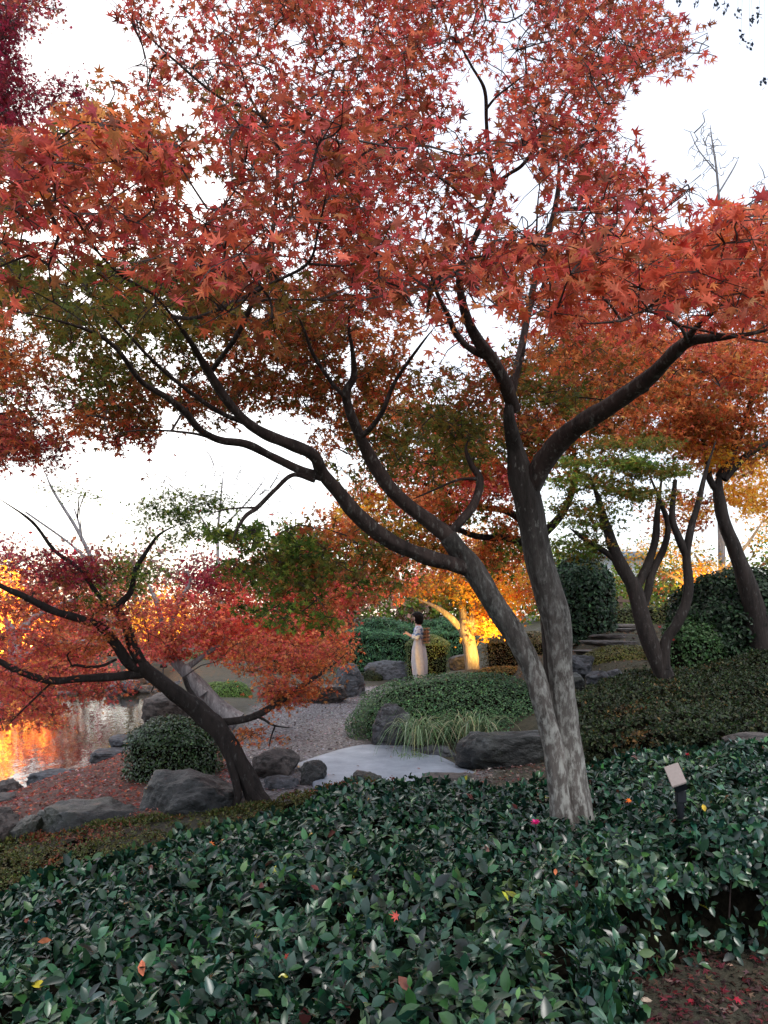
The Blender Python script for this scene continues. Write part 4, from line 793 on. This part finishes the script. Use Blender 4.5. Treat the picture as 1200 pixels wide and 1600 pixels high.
def rk(label,px0,px1,py0,py1,Y,dep,mat,seed,**k):
    """stone filling that span of the view at distance Y"""
    a=at(px0,(py0+py1)/2,Y);b=at(px1,(py0+py1)/2,Y);t=at((px0+px1)/2,py0,Y);u=at((px0+px1)/2,py1,Y)
    c=(a+b)/2; h=(t[2]-u[2])/2; return rock(label,(c[0],Y,(t[2]+u[2])/2),((b[0]-a[0])/2*1.08,dep,h*1.1),mat,seed,**k)
rk('long dark mossy boulder in the retaining edge, middle of the left row',42,240,1248,1345,6.75,.42,'rock_dark',501,flat=.75)
rk('rounded blue-grey boulder in the retaining edge touching the leaning trunk',216,384,1206,1312,6.95,.42,'rock_dark',502)
rk('small squat mossy boulder left of the long dark one',15,64,1275,1335,6.6,.25,'rock_dark',503)
rk('dark boulder cut by the left edge at the foot of the bank',-60,22,1265,1345,6.5,.3,'rock_brown',504)
rk('small pale stone in front of the trunk foot',345,375,1248,1272,6.85,.1,'rock',505,lo=True)
rk('craggy upright brown-grey boulder between the leaning trunk and the slab',396,470,1168,1222,8.1,.32,'rock_brown',506)
rk('dark pointed stone leaning against the slab bridge',468,512,1188,1235,7.7,.2,'rock_dark',507)
rk('low pale broken stone below the craggy boulder',408,468,1212,1245,7.5,.2,'rock',508)
rk('dark low stone peeking over the hedge at the front of the slab',545,598,1205,1232,7.25,.16,'rock_dark',509)
rk('tall upright dark stone beside the slab bridge, under the round hedge',582,642,1100,1188,9.6,.2,'rock',510)
rk('small grey stone by the grass roots',640,720,1165,1205,9.0,.2,'rock',511)
rk('long low black rock with a flat top, right of the slab, behind the pale stems',705,880,1134,1224,8.1,.26,'rock_dark',512,flat=.62)
rk('flat pale stone edging the path on its far side',430,545,1062,1105,14.3,.5,'rock_brown',513,flat=.5)
rk('tall blunt standing stone at the bend of the path',524,570,1036,1100,15.2,.35,'rock',514)
rk('broad grey boulder left of the person',566,655,1032,1082,19,.5,'rock',515)
rk('pale grey boulder behind the person',640,705,1030,1075,19.4,.5,'rock',516)
rk('low grey boulder left of the golden trunk',700,740,1020,1050,17.5,.4,'rock_brown',517)
rk('grey stone on the rise right of the pale stems',884,930,1022,1058,10.6,.3,'rock',518)
rk('rounded pebble-grey stone, first of two below the olive mound',912,952,1048,1074,10.0,.2,'rock',519,lo=True)
rk('small rounded stone, second of two below the olive mound',948,975,1046,1070,10.0,.15,'rock',520,lo=True)
rk('dark boulder half hidden under the slim maple hedge',880,912,1050,1090,9.8,.2,'rock_dark',521,lo=True)
rk('big rounded brown boulder on the near shore of the pond',225,300,1082,1145,11.6,.5,'rock_brown',522)
rk('flat slate-blue stone stepping into the pond, upper one',172,222,1142,1172,11.0,.4,'rock',523,flat=.4)
rk('flat slate-blue stone stepping into the pond, lower one',140,205,1165,1192,10.3,.35,'rock',524,flat=.4)
rk('low stone edging the pond where the white sky is mirrored',45,118,1200,1228,9.6,.3,'rock',525,flat=.4)
rk('purplish stone at the water edge near the left side',-15,34,1218,1262,8.9,.35,'rock_brown',526)
rk('reddish flagstone tilted on the bank at the left edge',-40,18,1235,1270,8.0,.3,'rock_brown',527,flat=.3)
rk('block-shaped pale stone on the far shore, right of the first',190,216,1062,1085,20.5,.5,'rock',528,lo=True)
rk('tall bluish stone standing in the far shallows',166,190,1066,1092,20.3,.4,'rock',529,lo=True)
rk('long flat stone on the far shore below the brown rail',205,250,1070,1086,21,.5,'rock_brown',530,lo=True)
rk('rough stone wall piece on the far shore behind the leaning trunk',255,300,1062,1092,20,.5,'rock',531,lo=True)
rk('grey upright rock glimpsed through red leaves beyond the pond',315,355,985,1040,27,.7,'rock',532,lo=True)
rk('half buried stone at the back edge of the right camellias',1130,1230,1140,1175,6.55,.25,'rock_brown',533,flat=.5)
rk('flat brown stone under the leaf litter right of the slab',640,760,1200,1240,7.5,.3,'rock_brown',534,flat=.3)
# pale slab bridge
def slab(name,label,outline,z,th,mat,seed,kind=None,cat='slab'):
    import bmesh
    P=np.array([onz(x,y,z)[:2] for x,y in outline]); P=catmull(np.vstack([P,P[:1]]),5)[:-1,:2] if P.shape[1]==3 else catmull(np.column_stack([np.vstack([P,P[:1]]),np.zeros(len(P)+1)]),2)[:-1,:2]
    c=P.mean(0); rings=[1.0,1.012,1.0,.97,.85,.65,.4,.18]; zs=[-th,-th*.5,-.012,0,.004,.006,.008,.008]; V=[];n=len(P); rg=rngf(seed)
    wob=1+rg.normal(0,.008,n)
    for r,zz in zip(rings,zs):
        Q=c+(P-c)*r*(wob[:,None] if r>.9 else 1); V.append(np.column_stack([Q,np.full(n,z+zz)]))
    V=np.vstack(V+[np.array([[c[0],c[1],z+.008]])]); T=[]
    for k in range(len(rings)-1):
        for j in range(n):
            a=k*n+j;b=k*n+(j+1)%n; T+= [(a,b,b+n),(a,b+n,a+n)]
    L=(len(rings)-1)*n; T+=[(L+j,L+(j+1)%n,len(V)-1) for j in range(n)]
    o=mobj(name,V,np.array(T),M[mat],None,smooth=True,loc=(c[0],c[1],z-th)); return tag(o,label,cat,None,kind)
slab('stone_slab','large pale blue-grey stone slab bridging the path below the upright stone',[(462,1192),(505,1177),(560,1163),(625,1162),(675,1174),(722,1197),(762,1217),(712,1246),(600,1250),(508,1240),(484,1214)],.045,.13,'slab',7)
# stone steps on the right slope
rg=rngf(600)
for i,(x0,x1,y,Y,lb) in enumerate([(890,985,1015,11.8,'lowest broad stone step on the right slope'),(905,990,1000,12.8,'second stone step up the right slope'),(915,995,990,13.8,'third stone step up the right slope'),(925,1000,981,14.8,'fourth stone step up the right slope'),(935,1000,974,15.8,'topmost stone step by the dark evergreen')]):
    rk(lb,x0,x1,y-4,y+10,Y,.45,'rock_brown',610+i,name='stone_step',cat='step',flat=.2,group='stone steps up the right slope',lo=True)
# ------------------------------------------------------------------ fallen leaves
def litter(name,label,poly,n,s,cols,seed,lift=.006):
    rg=rngf(seed); poly=np.array(poly);x0,y0=poly.min(0);x1,y1=poly.max(0); P=[]
    x=rg.uniform(x0,x1,n*3);y=rg.uniform(y0,y1,n*3);q=inpoly(x,y,poly);x,y=x[q][:n],y[q][:n]; z=ground(x,y)+np.array([mnoise.noise(Vector((a*2.3,b*2.3,0)))*.02+mnoise.noise(Vector((a*7,b*7,3)))*.008 for a,b in zip(x,y)])+lift+rg.uniform(0,.015,len(x)); P=np.stack([x,y,z],1);m=len(P)
    V,T,C=leafmesh(MAPLE5 if 'bank' in name else MAPLE3,P,frames(rg.normal(0,.35,(m,3))+[0,0,1],rg.normal(0,1,(m,3))),s*rg.uniform(.6,1.2,m),pal(cols,m,rg,jit=.25)); o=mobj(name,V,T,M['litter'],None,C,kind='stuff'); tag(o,label,'leaf litter')
litter('bank_leaves','carpet of fallen red and rust maple leaves on the bank behind the boulders',BANK,9000,.055,[(160,72,60),(136,62,54),(180,112,92),(124,82,76),(196,92,66),(170,136,130)],701)
litter('path_leaves','pale brown and mauve fallen leaves scattered over the gravel path',PATH,5000,.05,[(160,146,146),(132,112,108),(180,168,170),(110,86,78),(104,94,92)],702)
rg=rngf(720)
for i,(px,py,c,lb) in enumerate([(560,1196,(120,90,84),'brown curled leaf near the middle of the pale slab'),(655,1200,(150,80,66),'rust leaf on the right half of the pale slab'),(520,1210,(100,84,80),'small dark leaf near the left corner of the pale slab'),(610,1182,(160,130,120),'pale tan leaf at the back edge of the slab'),(690,1212,(130,100,92),'brown leaf at the right end of the pale slab')]):
    g=onz(px,py,.066); V,T,C=leafmesh(MAPLE5,g[None],frames(np.array([[.1,-.1,1.]]),rg.normal(0,1,(1,3))),np.array([.06]),lin(c)[None]); o=mobj('fallen_leaf',V,T,M['litter'],None,C,loc=g); tag(o,lb,'leaf')
litter('slope_leaves','brown fallen leaves on the bare ground around the dark rock and hedges',[(.4,5.9),(1.9,5),(2,7),(1.8,9),(1,9),(.3,7.4)],2500,.055,[(96,80,72),(130,116,112),(70,56,48),(110,66,56)],703)
litter('corner_leaves','dark brown and crimson fallen leaves on the shaded ground at the lower right corner',[(.6,1.6),(2.6,1.6),(2.9,4.6),(.9,4.6)],9000,.055,[(64,44,40),(84,60,54),(50,34,32),(110,88,82),(96,36,42)],704)
litter('hill_leaves','brown fallen leaves around the steps and the rise',[(1.6,9.6),(5,9.6),(7,18),(1.8,17)],5000,.07,[(130,100,80),(110,84,66),(96,88,60)],705)
# ------------------------------------------------------------------ small things in the hedge
def onhedge(px,py,lift=.02):
    best=None
    for Y in np.linspace(1.6,6.4,300):
        p=at(px,py,Y); h,_=camH(np.array([p[0]]),np.array([p[1]]))
        if p[2]<=h[0]+lift: return p
    return at(px,py,5)
flowm=leafmat('petal',.35,.5,.3,.1)
def flower(name,label,px,py,s,cols,seed,n=9,lift=.03,p=None):
    rg=rngf(seed); c=onhedge(px,py,lift) if p is None else p; root=empty(name,c,label,'flower'); a=np.arange(n)*2.399
    tpl=(np.array([[0,0,0],[.3,.45,.12],[.16,.9,.1],[-.16,.9,.1],[-.3,.45,.12],[0,.5,.0]]),np.array([(0,1,5),(1,2,5),(2,3,5),(3,4,5),(4,0,5)]))
    lift_=np.linspace(1.2,.1,n)
    for i in range(n):
        d=np.array([math.cos(a[i]),math.sin(a[i]),lift_[i]]); nn=np.array([-math.cos(a[i])*lift_[i],-math.sin(a[i])*lift_[i],1.]); F=frames(nn[None],d[None])
        V,T,C=leafmesh(tpl,c[None],F,np.array([s]),pal(cols,1,rg,jit=.1)); mobj('petal',V,T,flowm,root,C)
    V,T=tube([c-[0,0,.05],c-[0,0,.02],c],[.002,.003,.004],5); mobj('stalk',V,T,M['twig'],root)
flower('camellia_flower','bright pink double camellia bloom at the foot of the pale trunk',837,1288,.032,[(236,60,150),(224,44,130),(246,96,170)],801,13,.05)
flower('camellia_flower','small red half-open camellia bloom above the lamp box',1074,1180,.022,[(214,40,70),(190,30,56)],802,6,.04)
flower('camellia_flower','tiny red bloom in the shrub, upper of two beside the slim maple',0,0,.035,[(200,60,70)],803,6,0,at(1031,981,9.9))
flower('camellia_flower','tiny red bloom in the shrub, lower of two beside the slim maple',0,0,.035,[(190,50,60)],804,6,0,at(1052,1001,9.7))
rg=rngf(810)
for (px,py,c,lb,s) in [(984,1250,(240,120,40),'orange maple leaf caught in the hedge right of the pale trunk',.055),(329,1318,(226,120,60),'orange maple leaf resting on the hedge at left centre',.06),(222,1512,(206,120,90),'tan curled leaf lying on the lower left hedge',.06),(1100,1262,(210,180,70),'yellow leaf tangled in the right camellias',.05),(620,1432,(200,90,80),'faded red leaf on the hedge at centre',.06),(868,1362,(206,120,80),'small tan leaf on the hedge below the pink bloom',.035),(790,1400,(190,196,70),'yellow-green leaf upright in the middle of the hedge',.05),(60,1538,(196,180,60),'long yellow leaf in the lower left hedge',.05),(1022,1382,(200,220,90),'bright lime leaf at the rim of the right hedge',.06),(445,1495,(150,60,50),'rust red leaf low in the hedge',.05),(70,1470,(150,90,60),'brown leaf on the hedge at the left side',.05)]:
    c0=onhedge(px,py,.012); F=frames(np.array([[rg.normal(0,.3),-.7,.8]]),rg.normal(0,1,(1,3))); tp=MAPLE7 if 'maple' in lb or 'red' in lb else OVAL
    V,T,C=leafmesh(tp,c0[None],F,np.array([s]),lin(c)[None]); o=mobj('fallen_leaf',V,T,M['litter'],None,C,loc=c0); tag(o,lb,'leaf',None)
for (px,py,c,lb,s,tp) in [(1005,1562,(200,180,160),'large pale dry leaf on the dark ground beside the hedge corner',.085,OVAL),(1142,1508,(190,150,130),'pale tan leaf on the dark ground at right',.06,MAPLE7),(1150,1560,(170,40,60),'crimson maple leaf on the dark ground near the corner',.07,MAPLE7),(1078,1562,(160,40,56),'crimson maple leaf left of the other on the dark ground',.06,MAPLE7)]:
    g=onz(px,py,.03); V,T,C=leafmesh(tp,g[None],frames(np.array([[.1,-.2,1.]]),rg.normal(0,1,(1,3))),np.array([s]),lin(c)[None]); o=mobj('fallen_leaf',V,T,M['litter'],None,C,loc=g); tag(o,lb,'leaf')
# ---- box helper, lamp box
def boxVT(c,s,Rm=np.eye(3),bev=.0):
    s=np.array(s)/2; b=bev
    import bmesh
    bm=bmesh.new(); bmesh.ops.create_cube(bm,size=2)
    for v in bm.verts: v.co=Vector((v.co.x*s[0],v.co.y*s[1],v.co.z*s[2]))
    if b: bmesh.ops.bevel(bm,geom=list(bm.edges),offset=b,segments=2,affect='EDGES')
    bmesh.ops.triangulate(bm,faces=bm.faces[:]); bm.verts.index_update()
    V=np.array([v.co[:] for v in bm.verts]); T=np.array([[v.index for v in f.verts] for f in bm.faces]); bm.free()
    return V@np.asarray(Rm).T+np.array(c),T
M['panel']=plain('taupe metal',(.34,.29,.27),.5,var=.08,scale=60); M['black']=plain('black metal',(.012,.014,.02),.4); M['wood']=plain('weathered wood',(.11,.07,.05),.85,var=.4,scale=18,bumpS=.5); M['rail']=plain('pale rail',(.42,.43,.44),.6)
lp=at(1055,1211,4.35); root=empty('lamp_box',(lp[0],lp[1],gz(lp[0],lp[1])),'unlit garden floodlight, a tilted taupe box on a black post among the right camellias','lamp')
ex=at(1055,1189,4.33)-at(1034,1196,4.35); ey=at(1034,1196,4.35)-at(1055,1231,4.20)
ex/=np.linalg.norm(ex); ey-=ex*np.dot(ex,ey); ly=.15; ey/=np.linalg.norm(ey); ez=np.cross(ex,ey); Rm=np.stack([ex,ey,ez],1)
if ez[1]>0: Rm=np.stack([ex,ey,-ez],1)
V,T=boxVT(lp,(.082,.15,.012),Rm,.003); mobj('panel',V,T,M['panel'],root)
nb=Rm[:,2]; V,T=boxVT(lp-nb*.034,(.07,.135,.05),Rm,.005); mobj('housing',V,T,M['black'],root)
pb=lp-nb*.045+np.array([.01,0,-.03]); V,T=tube([[pb[0],pb[1]+.01,gz(lp[0],lp[1])-.05],[pb[0],pb[1]+.005,pb[2]-.1],pb],[.02,.02,.016],10); mobj('post',V,T,M['black'],root,smooth=True)
V,T=boxVT(pb+[0,-.005,-.05],(.055,.035,.07),np.eye(3),.006); mobj('bracket',V,T,M['black'],root)
# ---- floodlights (lit)
def flood(label,pos,target,power,size=40,rad=.12):
    pos=np.array(pos);target=np.array(target); d=Vector(target-pos); q=d.to_track_quat('-Z','Y'); Rm=np.array(q.to_matrix())
    root=empty('floodlight',(pos[0],pos[1],gz(pos[0],pos[1])),label,'lamp'); 
    V,T=boxVT(pos-np.array(d.normalized())*.06,(.18,.14,.09),Rm,.01); mobj('housing',V,T,M['black'],root)
    V,T=tube([[pos[0],pos[1],gz(pos[0],pos[1])-.05],pos-[0,0,.05],pos-[0,0,.02]],[.015,.015,.015],8); mobj('post',V,T,M['black'],root)
    L=bpy.data.lights.new('floodlight_beam','SPOT'); L.energy=power; L.color=(1,.62,.16); L.spot_size=R(size); L.spot_blend=.6; L.shadow_soft_size=rad
    lo=bpy.data.objects.new('floodlight_beam',L); S.collection.objects.link(lo); lo.parent=root; lo.location=Vector(pos-rootloc(root)); lo.rotation_euler=q.to_euler()
tz=gz(2.1,16)
flood('warm floodlight on the ground lighting the golden maple trunk',(2.55,14.6,gz(2.55,14.6)+.2),at(732,965,16),480,80)
flood('warm floodlight on the far shore of the pond under the golden maple at left',(at(60,1050,22.5)[0],22.3,.35),at(0,945,24),9000,85)
flood('warm floodlight below the small golden maple at the right',(at(1110,985,16)[0],16,gz(at(1110,985,16)[0],16)+.25),at(1105,890,17.3),500,85)
flood('warm floodlight on the far shore aimed at the leaves over the grey maple',(at(255,1045,21)[0],21,.3),at(250,955,22),1300,80)
# ------------------------------------------------------------------ fences, building
def fence(name,label,p0,p1,h,nposts,mat,rails,w=.07):
    p0=np.array(p0);p1=np.array(p1); root=empty(name,p0,label,'fence')
    for i in range(nposts):
        p=p0+(p1-p0)*i/(nposts-1); V,T=boxVT(p+[0,0,h/2],(w,w,h),np.eye(3),.01); mobj('post',V,T,M[mat],root)
    d=p1-p0;L=np.linalg.norm(d);a=math.atan2(d[1],d[0]); Rm=np.array([[math.cos(a),-math.sin(a),0],[math.sin(a),math.cos(a),0],[0,0,1]])
    for z in rails: V,T=boxVT((p0+p1)/2+np.array([0,-w*.6,z]),(L,w*.5,w),Rm,.01); mobj('rail',V,T,M[mat],root)
a_=at(318,1063,24);b_=at(378,1056,25); fence('rail_fence','low pale rail beyond the pond between the red leaves and the clipped balls',(a_[0],24,a_[2]-.6),(b_[0]+.3,25,b_[2]-.6),.62,5,'rail',[.5,.56],.09)
a_=at(206,1066,22);b_=at(250,1060,22.6); fence('plank_rail','short brown plank rail above the far shore stones',(a_[0],22,a_[2]-.3),(b_[0],22.6,b_[2]-.3),.4,3,'wood',[.12,.3],.12)
a_=at(950,945,24);b_=at(985,943,24); fence('dark_fence','dark wooden fence crossing the bright gap above the steps',(a_[0]-.2,24,a_[2]-.5),(b_[0]+.3,24,b_[2]-.5),.75,3,'wood',[.25,.6],.1)
M['white']=plain('white render',(.72,.73,.76),.8,var=.05); M['roof']=plain('blue grey roof',(.22,.27,.36),.5,var=.1); M['glass']=plain('dark glass',(.05,.06,.08),.15)
bl_=at(880,960,46); root=empty('building',(13.6,48,1.0),'long low white building with blue-grey roof seen between the right-hand trunks','building')
V,T=boxVT((13.6,48,2.9),(4.4,6,4.0),np.eye(3),.02); mobj('wall',V,T,M['white'],root)
V,T=boxVT((13.6,48,5.05),(5.0,7.2,.35),np.eye(3),.04); mobj('roof',V,T,M['roof'],root)
for i in range(2):
    V,T=boxVT((12.4+i*2.2,44.97,3.1),(1.2,.08,1.4),np.eye(3)); wn=mobj('window',V,T,M['rail'],root)
    V,T=boxVT((12.4+i*2.2,44.92,3.1),(1.05,.04,1.25),np.eye(3)); mobj('pane',V,T,M['glass'],wn)
# ------------------------------------------------------------------ person
def skinned(name,verts,edges,mat,parent,loc,sub=2,root_v=0):
    me=bpy.data.meshes.new(name); me.from_pydata([v[:3] for v in verts],edges,[]); o=bpy.data.objects.new(name,me); S.collection.objects.link(o); o.parent=parent; o.location=loc
    sm=o.modifiers.new('skin','SKIN'); sd=me.skin_vertices[0].data
    for i,v in enumerate(verts): sd[i].radius=(v[3],v[4] if len(v)>4 else v[3]); sd[i].use_root=(i==root_v)
    sb=o.modifiers.new('sub','SUBSURF'); sb.levels=sub; sb.render_levels=sub
    dg=bpy.context.evaluated_depsgraph_get(); dg.update(); nm=bpy.data.meshes.new_from_object(o.evaluated_get(dg)); o.modifiers.clear(); o.data=nm
    nm.materials.clear(); nm.materials.append(mat)
    for p in nm.polygons: p.use_smooth=True
    return o
pp=at(655,1074,17.5); pz=gz(pp[0],17.5); pr=empty('person',(pp[0],17.5,pz),'person with dark bob in patterned top and long beige skirt, facing left','person')
skin=plain('skin',(.55,.33,.25),.5,var=.05); hairm=plain('dark hair',(.006,.004,.003),.7,spec=.15,var=.4,scale=80)
m,t,o=newmat('patterned cloth'); vo=N(t,'ShaderNodeTexVoronoi'); vo.inputs['Scale'].default_value=26; t.links.new(coords(t,kind='Object'),vo.inputs['Vector']); c=ramp(t,vo.outputs['Color'],[(.3,(.12,.2,.42)),(.45,(.65,.68,.72)),(.8,(.75,.76,.8)),(.9,(.2,.45,.42))])
p=N(t,'ShaderNodeBsdfPrincipled',Roughness=.85); t.links.new(c,p.inputs['Base Color']); t.links.new(p.outputs[0],o.inputs[0]); M['pattern']=m
M['beige']=plain('beige cloth',(.56,.51,.50),.9,var=.12,scale=14); M['hem']=plain('pale hem cloth',(.62,.62,.66),.9); M['tan']=plain('tan leather',(.42,.19,.07),.5,var=.3,scale=40)
# local: faces -x
bv=[(0,0,.86,.13,.11),(0,0,1.02,.105,.10),(.0,0,1.18,.125,.11),(-.01,0,1.30,.10,.09),(-.02,0,1.37,.048),(-.045,0,1.44,.062),(-.055,0,1.50,.088,.082),(-.045,0,1.56,.075,.07),
 (-.01,-.15,1.29,.052),(-.05,-.19,1.06,.036),(-.23,-.13,1.14,.026),(-.27,-.11,1.17,.03,.014),
 (-.01,.15,1.29,.052),(-.05,.19,1.06,.036),(-.22,.09,1.15,.026),(-.26,.06,1.18,.03,.014),
 (.0,-.08,.75,.085),(-.01,-.08,.45,.055),(.0,-.08,.10,.036),(-.13,-.085,.035,.03,.022),
 (.0,.08,.75,.085),(.02,.08,.45,.055),(.04,.08,.10,.036),(-.09,.085,.035,.03,.022)]
be=[(0,1),(1,2),(2,3),(3,4),(4,5),(5,6),(6,7),(3,8),(8,9),(9,10),(10,11),(3,12),(12,13),(13,14),(14,15),(0,16),(16,17),(17,18),(18,19),(0,20),(20,21),(21,22),(22,23)]
for hi,sy in ((11,-1),(15,1)):
    hx,hy,hz=bv[hi][:3]
    for f in range(4):
        y=hy+(f-1.5)*.018; l=(.035,.042,.038,.028)[f]; a=len(bv); bv+= [(hx-.035,y,hz+.005,.009),(hx-.035-l,y-sy*.004,hz-.004,.0075),(hx-.045-l,y-sy*.006,hz-.022,.006)]; be+=[(hi,a),(a,a+1),(a+1,a+2)]
    a=len(bv); bv+=[(hx-.005,hy-sy*.03,hz+.018,.010),(hx-.04,hy-sy*.028,hz+.034,.008)]; be+=[(hi,a),(a,a+1)]
body=skinned('body',bv,be,skin,pr,(0,0,0))
def lathe(name,prof,mat,parent,seg=24,cx=0,cy=0,fold=.0,ex=.8,smooth=True):
    V=[];n=len(prof)
    for k,(z,r,ox) in enumerate(prof):
        for j in range(seg):
            a=2*math.pi*j/seg; rr=r*(1+fold*math.sin(a*6+z*3)*(1-k/n if False else 1)); V.append((cx+ox+math.cos(a)*rr*ex,cy+math.sin(a)*rr,z))
    T=[]
    for k in range(n-1):
        for j in range(seg): a=k*seg+j;b=k*seg+(j+1)%seg; T+=[(a,b,b+seg),(a,b+seg,a+seg)]
    return link(name,mesh_tris(name,np.array(V),np.array(T),None,smooth),M[mat] if isinstance(mat,str) else mat,parent)
lathe('skirt',[(.16,.17,.03),(.3,.2,.02),(.55,.215,.01),(.8,.19,0),(.95,.15,0),(1.02,.13,0),(1.06,.12,0)],'beige',pr,48,fold=.085)
lathe('hem',[(.06,.13,.03),(.1,.155,.03),(.17,.165,.03),(.2,.16,.03)],'hem',pr,24,fold=.05)
tv=[(0,0,1.0,.155,.135),(0,0,1.15,.15,.13),(-.005,0,1.27,.13,.115),(-.015,0,1.345,.07,.07),(-.01,-.15,1.285,.075),(-.05,-.195,1.08,.068),(-.17,-.15,1.11,.058),(-.01,.15,1.285,.075),(-.05,.195,1.08,.068),(-.16,.12,1.12,.058)]
skinned('top',tv,[(0,1),(1,2),(2,3),(2,4),(4,5),(5,6),(2,7),(7,8),(8,9)],M['pattern'],pr,(0,0,0))
# bag with rope-like braided strap down the back
bagv,bagT=boxVT((.17,-.02,1.12),(.10,.26,.34),np.eye(3),.04); link('backpack',mesh_tris('backpack',bagv,bagT),M['tan'],pr)
for k in range(9):
    V,T=tube([(.09,-.12,.96+k*.04),(.20,-.14,.97+k*.04),(.245,-.02,.965+k*.04)],[.012,.014,.012],6); link('strap',mesh_tris('strap',V,T),M['wood' if k%2 else 'tan'],pr)
# hair: bob over the head, face kept clear at -x
V,T=ICO3; V=V.copy(); q=V[:,0]<-.45; V=V*np.array([.142,.135,.138]); V[:,2]-=np.where(V[:,2]<0,.045*np.clip((V[:,0]/.11+.6),0,1),0); V[q&(V[:,2]<.05)]*=np.array([.55,.8,1]); V+=fbm(V,22,3,2)[:,None]*.008*np.sign(V+1e-6)
V+=np.array([-.03,0,1.525]); link('hair',mesh_tris('hair',V,T,None,True),hairm,pr)
eyem=plain('eye',(.02,.015,.012),.2); lipm=plain('lips',(.42,.12,.11),.5)
for sy in (-1,1):
    V,T=ICO3; link('eye',mesh_tris('eye',V*[.006,.012,.006]+np.array([-.139,sy*.03,1.505]),T,None,True),eyem,pr); link('ear',mesh_tris('ear',V*[.016,.008,.028]+np.array([-.05,sy*.083,1.495]),T,None,True),skin,pr)
V,T=ICO3; link('nose',mesh_tris('nose',V*[.016,.010,.018]+np.array([-.145,0,1.485]),T,None,True),skin,pr); link('mouth',mesh_tris('mouth',V*[.006,.020,.006]+np.array([-.132,0,1.455]),T,None,True),lipm,pr)
V,T=boxVT((-.325,-.09,1.21),(.012,.075,.14),np.eye(3),.004); ph=link('phone',mesh_tris('phone',V+0,T),M['black'],None); ph.location=(pp[0],17.5,pz); tag(ph,'black phone held out in the hands of the person','phone')
sh_,st_=ICO3
for sy,x0 in ((-1,-.07),(1,-.03)): link('shoe',mesh_tris('shoe',sh_*[.12,.045,.04]+np.array([x0,sy*.083,.035]),st_,None,True),M['hem'],pr)
print('objects',len(bpy.data.objects),'tris',sum(len(m.polygons) for m in bpy.data.meshes))
